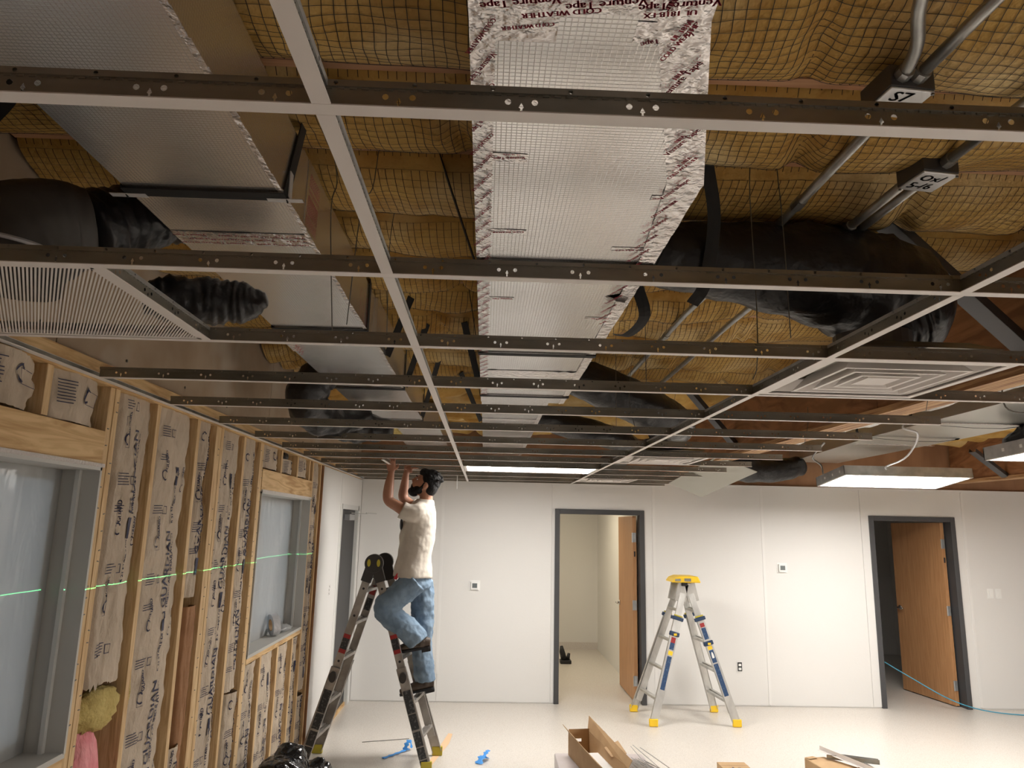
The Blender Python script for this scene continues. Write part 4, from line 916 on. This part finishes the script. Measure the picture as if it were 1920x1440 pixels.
for key in (('L', 'near'), ('R', 'near')):
    rail_label(RL, key, .335, .43, 'label_black', .055, off=False); rail_label(RL, key, .335, .355, 'label_red', .055, off=False, side=-1.1); rail_label(RL, key, .41, .43, 'label_red', .055, off=False, side=-1.1)
    for a, b in ((.61, .72), (.725, .80), (.81, .88), (.885, .94), (.945, .985)): rail_label(RL, key, a, b, 'label_black', .062)
    h, f, d, ac, of, r1, r2, p = RL[key]; q = h+d*.545
    MB().tube([q+of+Vector((0, -.010, 0)), q+of+Vector((0, -.04, 0))], [(.030, .042)]*2, 16, up=(0, 0, 1)).build('lock_knob', 'hinge_dark', r2)
    for kk in (.10, .24, .47):
        q = h+d*kk; MB().tube([q+Vector((0, -.0102, 0)), q+Vector((0, -.0112, 0))], .010, 12).build('pin_hole', 'ink_black', r1)
rail_label(RL, ('L', 'far'), .17, .235, 'label_black', .05, off=False); rail_label(RL, ('L', 'far'), .10, .15, 'label_red', .05, off=False)
# second ladder with yellow cap
HN2, HF2 = (2.155, 7.86, 1.36), (2.135, 8.05, 1.36)
lad2, R2 = ladder('step_ladder', 'aluminium folding ladder with yellow cap and feet before the white wall', {'near': HN2, 'far': HF2},
                  {('L', 'near'): (1.735, 7.68, 0), ('L', 'far'): (1.655, 8.22, 0), ('R', 'near'): (2.585, 7.70, 0), ('R', 'far'): (2.535, 8.24, 0)}, .3, .22, True, ('alum',), (1.10, .80, .52, .24), 'yellow')
m = MB(); m.prism([(1.99, 1.385), (2.02, 1.43), (2.08, 1.45), (2.27, 1.45), (2.30, 1.385)], 'y', 7.80, 8.10); cap = m.build('top_cap', 'yellow', lad2, bevel=.012)
MB().box(2.02, 2.08, 7.795, 7.80, 1.40, 1.425).box(2.12, 2.19, 7.795, 7.80, 1.40, 1.43).build('tool_slot', 'galv', cap)
MB().box(2.10, 2.16, 7.83, 7.86, 1.35, 1.385).build('latch', 'ink_black', cap)
for nf, c in (('near', HN2), ('far', HF2)):
    for sx in (-1, 1):
        m = MB(); m.bar((c[0]+sx*.03, c[1], c[2]+.02), (c[0]+sx*.075, c[1], c[2]-.17), .03, .12, up=(1, 0, .2)); m.build('hinge_plate', 'alum', lad2, bevel=.006)
for key in (('L', 'near'), ('R', 'near'), ('L', 'far'), ('R', 'far')):
    h, f, d, ac, of, r1, r2, p = R2[key]
    q = h+d*.22+of; MB().bar(q-d.normalized()*.018, q+d.normalized()*.018, .040, .115, up=ac).build('bracket', 'navy', r2, bevel=.006)
    q = h+d*.20+of; MB().bar(q-d.normalized()*.006, q+d.normalized()*.006, .024, .086, up=ac).build('band', 'yellow_dirty', r2)
for key, L_ in ((('L', 'near'), ((.36, .40, 'label_red'), (.40, .45, 'label_blue'), (.46, .49, 'yellow'), (.50, .74, 'label_blue'))), (('R', 'near'), ((.25, .28, 'label_red'), (.285, .37, 'label_blue'), (.42, .445, 'yellow'), (.45, .54, 'label_blue'), (.55, .78, 'label_blue')))):
    for a, b, mt in L_: rail_label(R2, key, a, b, mt, .046)
    h, f, d, ac, of, r1, r2, p = R2[key]; q = h+d*(.335 if key[0] == 'L' else .40)+of
    c_ = MB(); c_.bar(q-d.normalized()*.022, q+d.normalized()*.022, .05, .10, up=ac); c_ = c_.build('slide_clip', 'navy', r2, bevel=.008)
    MB().bar(q+Vector((0, -.040, .010)), q+Vector((0, -.040, -.012)), .003, .03, up=ac).build('clip_tab', 'yellow', c_)
q = R2[('R', 'near')]; q_ = q[0]+q[2]*.495+q[4]+Vector((0, -.0145, 0))
MB().tube([q_, q_+Vector((0, -.001, 0))], [(.012, .045)]*2, 16, up=-q[2].normalized()).build('oval_badge', 'white_plastic', q[6])
# ------------------------------------------------------------------ small wall devices
def thermostat(x, z, label):
    t = thing('thermostat', label, 'thermostat', (x, WY, z))
    MB().box(x-.062, x+.062, WY-.005, WY-.0005, z-.058, z+.058).build('back_plate', 'white_plastic', t, bevel=.004)
    MB().box(x-.045, x+.045, WY-.028, WY-.005, z-.045, z+.045).build('case', 'white_plastic', t, bevel=.006)
    MB().box(x-.028, x+.028, WY-.030, WY-.028, z-.022, z+.028).build('display', 'screen', t)
thermostat(-.099, 1.257, 'white thermostat on the panel beside the worker')
thermostat(3.475, 1.52, 'white thermostat on the panel before the dark doorway')
t = thing('outlet_box', 'open electrical outlet box without a cover plate low on the wall', 'outlet', (2.933, WY, .423))
MB().box(2.895, 2.971, WY-.004, WY-.0005, .365, .481).build('bracket', 'wall_white', t); MB().box(2.908, 2.958, WY-.006, WY-.004, .375, .47).build('recess_shade', 'ink_black', t)  # flat black sheet paints the shade inside the open box
MB().box(2.918, 2.948, WY-.012, WY-.006, .43, .455).box(2.918, 2.948, WY-.012, WY-.006, .388, .413).build('receptacle', 'white_plastic', t)
for x, lab in ((5.935, 'white light switch closer to the dark doorway'), (6.03, 'white light switch farther from the dark doorway')):
    t = thing('light_switch', lab, 'switch', (x, WY, 1.276)); MB().box(x-.036, x+.036, WY-.006, WY-.0005, 1.218, 1.334).build('plate', 'white_plastic', t, bevel=.003)
    MB().box(x-.017, x+.017, WY-.011, WY-.006, 1.243, 1.309).build('rocker', 'white_plastic', t, bevel=.002)
# pencil marks on white end of the stud wall
m = MB(); put_text(m, '7z2', .07, (-1.4438, 7.05, 1.36), (0, 0, -1), (0, 1, 0)); m.build('pencil_note', 'wire', wall_left)
# ------------------------------------------------------------------ things on the floor and sill
tr_ = thing('tape_roll', 'roll of grey duct tape standing on the window sill', 'tape roll', (-1.54, 5.62, 1.105))
ax = Vector((.80, .55, .12)).normalized(); c = Vector((-1.535, 5.62, 1.185)); e1 = ax.cross(Vector((0, 0, 1))).normalized(); e2 = e1.cross(ax)
def annulus(mb, c, ax, r0, r1, w, n=36):
    rings = []
    for k in range(n+1):
        a = 6.2832*k/n; d = e1*math.cos(a)+e2*math.sin(a); rings.append([c+d*r0-ax*w/2, c+d*r1-ax*w/2, c+d*r1+ax*w/2, c+d*r0+ax*w/2])
    mb.loft(rings, cap=False)
m = MB(); annulus(m, c, ax, .042, .078, .05); m.build('tape', 'tapefilm', tr_)
m = MB(); annulus(m, c, ax, .038, .042, .052); m.build('core', 'cardboard', tr_)
blob('plastic_scrap', 'plastic_sheet', None, (-1.53, 5.86, 1.13), (.05, .11, .025), 31, .35)
tag(bpy.data.objects['plastic_scrap'], 'crumpled clear plastic on the sill beside the tape roll', 'plastic scrap')
# BAG
# grey wrapped pack with carton and rods on it
gp = thing('wrapped_pack', 'flat pack of ceiling tiles in grey wrap on the floor', 'pack', (.97, 5.85, 0))
MB().box(.61, 1.325, 5.35, 6.27, 0, .145).build('pack', 'grey_wrap', gp, bevel=.01)
MB().box(.608, 1.327, 5.8, 5.83, 0, .1465).build('band', 'white_plastic', gp)
cb = thing('open_carton', 'long open cardboard carton with torn flaps on the wrapped pack', 'carton', (.86, 5.8, .145))
a = Vector((.72, 6.22, .147)); b = Vector((.86, 5.30, .147)); d = (b-a).normalized(); s_ = Vector((d.y, -d.x, 0))*-1
sd = Vector((-d.y, d.x, 0))
if sd.x < 0: sd = -sd
def cq(name, mat, pts, th=.004, n=None):
    P = [Vector(p) for p in pts]; nn = (n or (P[1]-P[0]).cross(P[2]-P[0])).normalized()*th
    return MB().add(P+[p+nn for p in P], [(0, 1, 2, 3), (7, 6, 5, 4)]+[(i, (i+1) % 4, (i+1) % 4+4, i+4) for i in range(4)]).build(name, mat, cb)
H = Vector((0, 0, .17)); WD = sd*.17
cq('bottom', 'cardboard', (a, b, b+WD, a+WD)); cq('side', 'cardboard', (a, b, b+H, a+H)); cq('side', 'cardboard', (a+WD, b+WD, b+WD+H, a+WD+H))
ep = [(0, 0), (1, 0), (1, 1.12), (0, 1.12)]; eh = [(.30, .56), (.30, .70), (.62, .70), (.62, .56)]
tri = tessellate_polygon([[Vector((u, v, 0)) for u, v in q] for q in (ep, eh)])
em = MB()
for k in (0, .004): em.add([a+WD*u+H*v+d*k for u, v in ep+eh], [tuple(t) for t in tri])
em.build('end_panel', 'cardboard', cb)
cq('end_panel', 'cardboard', (b, b+WD, b+WD+H, b+H))
cq('flap', 'cardboard', (a+H, b+H, b+H*1.25-sd*.05, a+H*1.35-sd*.05)); cq('flap', 'cardboard', (a+WD+H-d*.03, b+WD+H, b+WD+H*1.30+sd*.03, a+WD+H*1.60+sd*.02-d*.06))
cq('flap', 'cardboard', (a+WD*.9+d*.45+H, a+WD*.9+d*.62+H*.9, a+WD*1.5+d*.66+H*1.1, a+WD*1.5+d*.47+H*1.3))
cq('contents', 'batten', (a+H*.45+sd*.02+d*.25, b+H*.45+sd*.02, b+H*.45+sd*.17, a+H*.45+sd*.17+d*.25))
m = MB(); put_text(m, 'Clickeze', .055, a+WD+H*1.30+sd*.045+d*.16+Vector((0, 0, .006)), d, Vector((sd.x*.5, sd.y*.5, -.8)).normalized()*-1); m.build('lettering', 'ink', cb)
rs = random.Random(5)
for k in range(46):
    x = 1.10+rs.uniform(0, .2); y = 5.96+rs.uniform(-.02, .22)-(x-1.1)*.5; L_ = rs.uniform(.35, .5) if k > 3 else .62
    z = .149+.003*(k % 6)+rs.uniform(0, .004); an = rs.uniform(-.22, .12)-.25
    y2 = y-L_*math.cos(an); x2 = x-L_*math.sin(an)
    y_ = y+(.18 if k < 3 else 0)
    tag(MB().tube([(x2, y2, z), (x-.0*k, y_, z+.004+(.055 if k < 3 else 0))], .0028, 6).build('steel_rod', 'rod'), 'thin bright steel rod in the loose heap on the wrapped pack', 'steel rod', 'rods heaped on the wrapped pack')
t = thing('coil', 'small clear coil lying beside the steel rods', 'coil', (1.07, 5.72, .149)); MB().tube([(1.05+.03*math.cos(q), 5.74+.03*math.sin(q), .16+.0012*q) for q in np.linspace(0, 18, 60)], .004, 6).build('loop', 'tapefilm', t)
sb = thing('small_carton', 'small closed cardboard box on the bare floor', 'carton', (1.98, 5.92, 0))
MB().box(1.87, 2.09, 5.72, 6.07, 0, .15).build('body', 'cardboard', sb, bevel=.004)
MB().box(1.87, 2.09, 5.98, 5.986, .1495, .151).build('tape_seam', 'packing_tape', sb)
m = MB(); m.add([(1.93, 5.90, .1512), (1.97, 5.90, .1512), (1.955, 5.945, .1512)], [(0, 1, 2)]); put_text(m, '2', .05, (1.99, 5.90, .1512), (1, 0, 0), (0, 1, 0)); m.build('mark', 'ink', sb)
sc_ = thing('torn_carton', 'torn cardboard carton lying under loose metal offcuts', 'carton', (2.8, 6.0, 0))
m = MB(); m.prism([(2.64, 6.235), (2.82, 6.27), (3.0, 5.95), (2.95, 5.6), (2.70, 5.6)], 'z', 0, .14); m.build('body', 'cardboard', sc_, bevel=.006)
MB().add([(2.64, 6.24, .14), (2.72, 6.26, .145), (2.74, 6.2, .15), (2.66, 6.18, .146)], [(0, 1, 2, 3)]).build('torn_edge', 'cardboard', sc_)
for k, (a, b, w, mt, lab) in enumerate((((2.80, 6.30, .185), (3.02, 5.85, .150), .05, 'tee_white', 'white metal tee offcut slanting over the torn carton'), ((2.87, 6.22, .150), (3.18, 6.10, .145), .03, 'galv_light', 'galvanised channel offcut beside the torn carton'),
                                        ((2.80, 6.18, .150), (3.17, 6.06, .147), .018, 'galv', 'narrow grey metal offcut across the torn carton'), ((3.06, 6.12, .125), (3.10, 5.80, .11), .045, 'galv_light', 'short bright metal offcut standing at the heap edge'))):
    t = thing('metal_offcut', lab, 'metal offcut', a); mm = MB(); mm.bar(a, b, w, .002); mm.build('flange', mt, t); mm = MB(); mm.bar(Vector(a)+Vector((0, 0, .016)), Vector(b)+Vector((0, 0, .016)), .002, .03); mm.build('web', mt, t)
MB_ = MB().box(3.03, 3.12, 5.75, 6.14, 0, .109); tag(MB_.build('wood_block', 'stud', bevel=.003), 'scrap wood block under the metal offcuts', 'block')
# blue tape scraps, stick, paper strip, cable
def tape_bit(pts, w): 
    q = sub(pts, 5); return MB().tube(q, [(w*(.8+.35*math.sin(i*1.9)), .003) for i in range(len(q))], 6)
t1 = tag(tape_bit([(-.80, 6.56, .006), (-.73, 6.65, .008), (-.66, 6.74, .010), (-.61, 6.80, .014)], .022).build('tape_scrap', 'blue_tape'), 'long torn strip of blue masking tape on the floor under the ladder', 'tape scrap')
tape_bit([(-.64, 6.77, .012), (-.625, 6.79, .06), (-.60, 6.81, .075), (-.585, 6.80, .02)], .028).build('folded_end', 'blue_tape', t1)
t2 = tag(tape_bit([(0., 6.44, .006), (.03, 6.50, .045), (.05, 6.54, .03), (.065, 6.58, .010)], .035).build('tape_scrap', 'blue_tape'), 'small crumpled knot of blue masking tape on open floor', 'tape scrap')
tape_bit([(.04, 6.52, .03), (.065, 6.57, .06), (.085, 6.60, .065)], .022).build('folded_end', 'blue_tape', t2)
tag(MB().tube([(-1.05, 7.02, .003), (-.64, 7.14, .003)], .003, 6).build('thin_rod', 'wire'), 'thin dark wire offcut lying on the floor behind the ladder', 'wire offcut')
m = MB(); m.add([(-.44, 6.32, .002), (-.40, 6.30, .003), (-.27, 7.0, .003), (-.25, 7.28, .012), (-.29, 7.3, .012), (-.34, 6.98, .003)], [(0, 1, 2, 5), (5, 2, 3, 4)]); tag(m.build('paper_strip', 'paper_orange'), 'pale orange paper strip curling on the floor behind the ladder foot', 'paper strip')
s = sub([(4.62, 9.2, .62), (4.75, 8.9, .47), (5.0, 8.7, .30), (5.3, 8.52, .12), (5.6, 8.40, .03), (6.0, 8.30, .006), (6.6, 8.25, .006), (7.4, 8.2, .006)], 6)
tag(MB().tube(s, .006, 8).build('air_hose', 'blue_cable', smooth=True), 'thin blue hose trailing out of the dark doorway along the wall', 'hose')
# things in the cream room
t = thing('tool_stand', 'small black tool stand on the floor of the cream room', 'tool', (1.22, 11.0, 0))
MB().box(1.14, 1.30, 10.93, 11.08, 0, .05).build('base', 'ink_black', t, bevel=.01); MB().tube([(1.20, 11.0, .05), (1.17, 11.0, .16), (1.16, 11.0, .24)], [.045, .04, .02], 10).tube([(1.25, 11.0, .05), (1.27, 11.0, .14)], [.03, .02], 8).build('body', 'ink_black', t, smooth=True)
tag(MB().tube(sub([(.95, 11.6, 2.5), (.98, 11.6, 1.8), (1.05, 11.6, 1.25), (1.13, 11.55, 1.12), (1.14, 11.5, .95), (1.05, 11.45, .82)], 6), .012, 8).build('cable_loop', 'ink_black', smooth=True), 'black cable loop hanging at the edge of the cream room doorway', 'cable')
# ------------------------------------------------------------------ the worker
PY = 6.44
per = thing('person', 'person in cream t-shirt and blue jeans on the ladder reaching up to the ceiling grid', 'person', (-.60, PY, .50))
def limb(mb, pts, n=14, k=4, up=(0, 1, 0)):
    """pts: (x, y, z, r_side, r_depth)"""
    s = sub(pts, k); mb.tube([p[:3] for p in s], [(p[3], p[4] if len(p) > 4 else p[3]) for p in s], n, up=up)
    return mb
def ell(mb, c, r, n=(16, 10), rot=None):
    rings = []
    for j in range(n[1]+1):
        th = math.pi*(j+.001)/(n[1]+.002)
        ring = [Vector((r[0]*math.sin(th)*math.cos(6.2832*k/n[0]), r[1]*math.sin(th)*math.sin(6.2832*k/n[0]), r[2]*math.cos(th))) for k in range(n[0])]
        rings.append([Vector(c)+(rot @ p if rot else p) for p in ring])
    mb.loft(rings)
def skinned(mb, name, mat, voxel, parent, smooth=4, disp=0., dscale=.1, seed=0):
    o = mb.build(name, mat, parent, smooth=True)
    m = o.modifiers.new('r', 'REMESH'); m.mode = 'VOXEL'; m.voxel_size = voxel; m.use_smooth_shade = True
    s = o.modifiers.new('s', 'SMOOTH'); s.factor = .5; s.iterations = smooth
    if disp:
        tx = bpy.data.textures.new(name, 'CLOUDS'); tx.noise_scale = dscale; tx.noise_depth = 2
        d = o.modifiers.new('d', 'DISPLACE'); d.texture = tx; d.strength = disp; d.mid_level = .5; d.texture_coords = 'GLOBAL'
    return o
b = MB()
# torso, neck
limb(b, [(-.600, PY, 1.53, .135, .085), (-.60, PY, 1.66, .13, .09), (-.575, PY, 1.82, .145, .10), (-.545, PY, 1.97, .165, .11), (-.535, PY, 2.08, .13, .08), (-.525, PY, 2.14, .062, .06), (-.525, PY, 2.21, .058, .06)], up=(1, 0, 0))
# head tipped back, looking up at the grid
hr = Matrix.Rotation(math.radians(24), 3, 'Y')
hc = Vector((-.540, PY, 2.282))
ell(b, hc+hr @ Vector((.01, 0, .01)), (.098, .076, .108), rot=hr)
def hp_(x, y, z): return hc+hr @ Vector((x, y, z))
ell(b, hp_(-.045, 0, -.055), (.062, .055, .072), rot=hr)
ell(b, hp_(-.104, 0, -.020), (.015, .014, .012), rot=hr)        # nose
limb(b, [(*hp_(-.085, 0, .025), .010), (*hp_(-.104, 0, 0), .010), (*hp_(-.116, 0, -.020), .010)], n=8)
ell(b, hp_(-.083, 0, .032), (.02, .05, .012), rot=hr)           # brow
ell(b, hp_(-.092, 0, -.066), (.015, .026, .010), rot=hr)        # lips
ell(b, hp_(-.080, 0, -.105), (.024, .028, .022), rot=hr)        # chin
for s in (-1, 1): ell(b, hp_(.018, s*.078, -.012), (.022, .010, .034), rot=hr)
# arms: near one bends at a low elbow, both forearms rise to the grid
def hand(mb, w, s, hold, flip=1):
    """palm rising from wrist w, fingers hook over a bar along Y at height hold"""
    w = Vector(w); p = w+Vector((-.004, 0, .05))
    limb(mb, [(w.x, w.y, w.z-.01, .026, .019), (p.x, p.y, p.z-.01, .040, .017), (p.x-.004, p.y, p.z+.022, .043, .015)], n=12, up=(0, 1, 0))
    for k, (o, L) in enumerate(((-.033, .054), (-.011, .064), (.011, .066), (.032, .058))):
        r = p+Vector((o-.004, 0, .018)); c1 = r+Vector((0, -.014, L*.40)); c2 = c1+Vector((0, .018, L*.34)); c3 = c2+Vector((0, .022, L*.02))
        limb(mb, [(*r, .0105), (*c1, .0098), (*c2, .0090), (*c3, .0078)], n=8, k=3, up=(1, 0, 0))
    th = w+Vector((s*.034, .004, .024)); limb(mb, [(*th, .0125), (*(th+Vector((s*.018, .012, .026))), .011), (*(th+Vector((s*.012, .022, .054))), .0088)], n=8, k=3)
A1 = [(-.565, PY-.15, 2.035, .060, .060), (-.66, PY-.17, 2.035, .054, .054), (-.76, PY-.18, 2.085, .047, .047), (-.825, PY-.18, 2.125, .044, .042), (-.835, PY-.175, 2.18, .046, .044), (-.83, PY-.165, 2.27, .041, .038), (-.822, PY-.155, 2.345, .030, .025), (-.820, PY-.15, 2.37, .027, .021)]
A2 = [(-.565, PY+.15, 2.055, .060, .060), (-.63, PY+.16, 2.08, .054, .054), (-.70, PY+.16, 2.12, .048, .046), (-.742, PY+.15, 2.17, .045, .043), (-.738, PY+.14, 2.24, .042, .040), (-.728, PY+.12, 2.33, .032, .028), (-.722, PY+.11, 2.385, .028, .022)]
limb(b, A1); limb(b, A2)
hand(b, (-.820, PY-.15, 2.37), 1, 2.44); 
# far hand lies flat under the runner, fingers pointing back
w = Vector((-.720, PY+.11, 2.39)); limb(b, [(*w, .027, .020), (w.x+.012, w.y, w.z+.022, .036, .016), (w.x+.045, w.y, w.z+.034, .040, .013)], n=12, up=(0, 1, 0))
for k, (o_, L) in enumerate(((-.030, .058), (-.010, .068), (.010, .065), (.029, .052))):
    r = w+Vector((.045, o_, .032)); limb(b, [(*r, .0096), (*(r+Vector((L*.5, 0, .008))), .0088), (*(r+Vector((L, 0, .004))), .0072)], n=8, k=3)
limb(b, [(w.x-.005, w.y-.028, w.z+.02, .012), (w.x-.012, w.y-.036, w.z+.042, .0105), (w.x+.004, w.y-.038, w.z+.06, .0085)], n=8, k=3)
body = skinned(b, 'body', 'skin', .0065, per, 3)
# eyes
for s in (-1, 1):
    m = MB(); ell(m, hp_(-.0715, s*.031, .008), (.0105, .012, .007), (10, 8), hr); e = m.build('eye', 'white_plastic', per, smooth=True)
    m = MB(); ell(m, hp_(-.0800, s*.031, .008), (.003, .0075, .0068), (8, 6), hr); m.build('iris', 'ink_black', e, smooth=True)
    m = MB(); limb(m, [(*hp_(-.098, s*.014, .030), .0045), (*hp_(-.094, s*.032, .034), .005), (*hp_(-.083, s*.050, .028), .0035)], n=6, k=2); m.build('eyebrow', 'hair', per, smooth=True)
# hair and beard
h = MB(); ell(h, hp_(.030, 0, .038), (.098, .085, .100), (20, 14), hr); ell(h, hp_(.065, 0, -.010), (.060, .078, .085), rot=hr); ell(h, hp_(-.035, 0, .085), (.055, .062, .045), rot=hr)
rs = random.Random(3)
for k in range(46):
    a = rs.uniform(0, 6.28); t = rs.uniform(.1, 1.2); d = Vector((math.sin(t)*math.cos(a)*.105+.035, math.sin(t)*math.sin(a)*.085, math.cos(t)*.105+.035)); p = hp_(*d); q = hp_(*(d*1.05+Vector((.012, rs.uniform(-.01, .01), .002))))
    limb(h, [(*hp_(*(d*.85)), .016), (*p, .012), (*q, .004)], n=6, k=2)
skinned(h, 'hair', 'hair', .006, per, 1)
h = MB(); ell(h, hp_(-.062, 0, -.105), (.050, .056, .040), rot=hr)
for s in (-1, 1):
    limb(h, [(*hp_(-.055, s*.050, -.10), .022), (*hp_(-.025, s*.062, -.075), .018), (*hp_(-.004, s*.070, -.035), .014), (*hp_(.002, s*.074, .01), .011)], n=8, k=3)
    limb(h, [(*hp_(-.096, s*.004, -.050), .011), (*hp_(-.092, s*.022, -.058), .012), (*hp_(-.078, s*.038, -.085), .016)], n=8, k=3)
    ell(h, hp_(-.030, s*.050, -.075), (.045, .018, .034), rot=hr)
skinned(h, 'beard', 'hair', .006, per, 1)
# t-shirt
m = MB()
limb(m, [(-.612, PY, 1.485, .205, .170), (-.610, PY, 1.55, .198, .166), (-.604, PY, 1.65, .178, .148), (-.592, PY, 1.76, .178, .150), (-.582, PY, 1.86, .182, .152), (-.566, PY, 1.97, .188, .142), (-.545, PY, 2.07, .165, .112), (-.530, PY, 2.125, .100, .086), (-.527, PY, 2.150, .080, .076)], n=26, up=(1, 0, 0))
limb(m, [(-.555, PY-.10, 2.03, .090, .090), (-.60, PY-.155, 2.025, .083, .090), (-.665, PY-.172, 2.03, .076, .086), (-.715, PY-.178, 2.05, .073, .084)])
limb(m, [(-.555, PY+.10, 2.045, .090, .090), (-.60, PY+.155, 2.065, .083, .086), (-.645, PY+.16, 2.085, .074, .080), (-.67, PY+.16, 2.10, .070, .076)])
limb(m, [(-.735, PY-.02, 1.50, .12, .040), (-.715, PY-.02, 1.58, .12, .045), (-.68, PY, 1.68, .11, .05)], up=(1, 0, 0))
sh = skinned(m, 't_shirt', 'shirt', .009, per, 3, .022, .11)
m = MB(); ell(m, (-.725, PY-.05, 1.93), (.012, .05, .05)); m.build('chest_print', 'galv_dark', sh, smooth=True)
# jeans
j = MB()
limb(j, [(-.605, PY, 1.56, .150, .115), (-.600, PY, 1.51, .160, .128), (-.590, PY, 1.44, .176, .142), (-.57, PY, 1.37, .16, .13)], n=22, up=(1, 0, 0))
limb(j, [(-.575, PY-.085, 1.46, .110, .135), (-.66, PY-.10, 1.385, .108, .125), (-.75, PY-.11, 1.31, .102, .115), (-.815, PY-.11, 1.265, .098, .104), (-.80, PY-.105, 1.20, .098, .098), (-.72, PY-.095, 1.13, .100, .100), (-.63, PY-.085, 1.07, .100, .105), (-.555, PY-.08, 1.00, .098, .105), (-.53, PY-.078, .965, .094, .10)], n=18)
limb(j, [(-.550, PY+.085, 1.44, .108, .125), (-.525, PY+.09, 1.30, .102, .115), (-.515, PY+.09, 1.12, .095, .105), (-.515, PY+.085, .95, .090, .096), (-.495, PY+.08, .78, .086, .092), (-.475, PY+.075, .66, .088, .094), (-.470, PY+.074, .625, .088, .094)], n=18)
je = skinned(j, 'jeans', 'jeans', .009, per, 2, .032, .07)
m = MB(); limb(m, [(-.605, PY, 1.560, .152, .118), (-.604, PY, 1.530, .156, .122)], n=22, k=2, up=(1, 0, 0)); m.build('belt', 'boot', per, smooth=True)
# boots on the rungs
def boot(name, ank, toe, heel, yy):
    m = MB(); a = Vector(ank); t = Vector(toe); h_ = Vector(heel); d = (t-h_).normalized(); L = (t-h_).length
    limb(m, [(a.x, yy, a.z+.06, .048, .050), (a.x-.004, yy, a.z, .045, .050)], n=12, k=3)
    limb(m, [(h_.x, yy, h_.z+.03, .034, .036), (h_.x+d.x*L*.25, yy, h_.z+d.z*L*.25+.042, .042, .046), (h_.x+d.x*L*.6, yy, h_.z+d.z*L*.6+.034, .047, .036), (h_.x+d.x*L*.88, yy, h_.z+d.z*L*.88+.026, .044, .026), (t.x, yy, t.z+.020, .028, .016)], n=14, k=4, up=(0, 0, 1))
    o = skinned(m, name, 'boot', .006, per, 2)
    nv = Vector((-d.z, 0, d.x)); nv = nv if nv.z > 0 else -nv
    s = MB(); 
    out = [(0, .030), (.06, .037), (.25, .035), (.5, .036), (.75, .046), (.9, .040), (1, .022)]
    P = [(h_+d*L*u, w) for u, w in out]
    ring_t = [p+Vector((0, w, 0)) for p, w in P]+[p-Vector((0, w, 0)) for p, w in P[::-1]]
    ring_t = [Vector((q.x, q.y+yy, q.z)) for q in [Vector((p.x, p.y-h_.y, p.z)) for p in ring_t]]
    s.loft([[q+nv*.004 for q in ring_t], [q-nv*.014 for q in ring_t]]); s.build('sole', 'ink_black', o)
    k = MB(); hh = [h_+d*L*u+Vector((0, -h_.y+yy+s_*w, 0)) for u, w, s_ in ((.0, .030, 1), (.26, .034, 1), (.26, .034, -1), (.0, .030, -1))]
    k.loft([[q-nv*.013 for q in hh], [q-nv*.036 for q in hh]]); k.build('heel', 'ink_black', o)
boot('boot', (-.505, PY-.078, .93), (-.705, PY-.078, .885), (-.430, PY-.078, .935), PY-.078)
boot('boot', (-.460, PY+.074, .60), (-.680, PY+.074, .520), (-.395, PY+.074, .585), PY+.074)
m = MB(); m.bar((-.70, PY-.135, 1.545), (-.745, PY-.145, 1.475), .02, .028); m.bar((-.70, PY-.135, 1.545), (-.685, PY-.132, 1.565), .014, .02); tag(m.build('utility_knife', 'red_tool', bevel=.003), 'red utility knife tucked in the front jeans pocket', 'knife')
# trash bag
m = MB(); ell(m, (-1.20, 4.75, .26), (.22, .42, .27)); ell(m, (-1.16, 4.62, .40), (.17, .22, .16)); ell(m, (-1.08, 5.0, .22), (.19, .26, .22)); limb(m, [(-1.16, 4.80, .40, .17), (-1.17, 4.82, .53, .11), (-1.18, 4.83, .61, .03)], n=10); limb(m, [(-1.05, 4.95, .38, .08), (-1.0, 5.0, .46, .03)], n=8)
m.box(-1.36, -.96, 4.5, 5.1, .0, .1)
bag = m.build('trash_bag', 'bag', smooth=True); tag(bag, 'shiny black trash bag slumped on the floor by the open studs', 'trash bag')
md = bag.modifiers.new('r', 'REMESH'); md.mode = 'VOXEL'; md.voxel_size = .012; md.use_smooth_shade = True
for sc_n, st_n in ((.22, .10), (.06, .03)):
    tx = bpy.data.textures.new('bag_folds', 'CLOUDS'); tx.noise_scale = sc_n; tx.noise_depth = 2
    d_ = bag.modifiers.new('d', 'DISPLACE'); d_.texture = tx; d_.strength = st_n; d_.mid_level = .5
hc_ = copy_tree(crA, (-.835, YK(9)+.10, ZG-.004), math.pi/2); hc_['label'] = 'short white cross tee the worker is fitting with his hands'; del hc_['group']
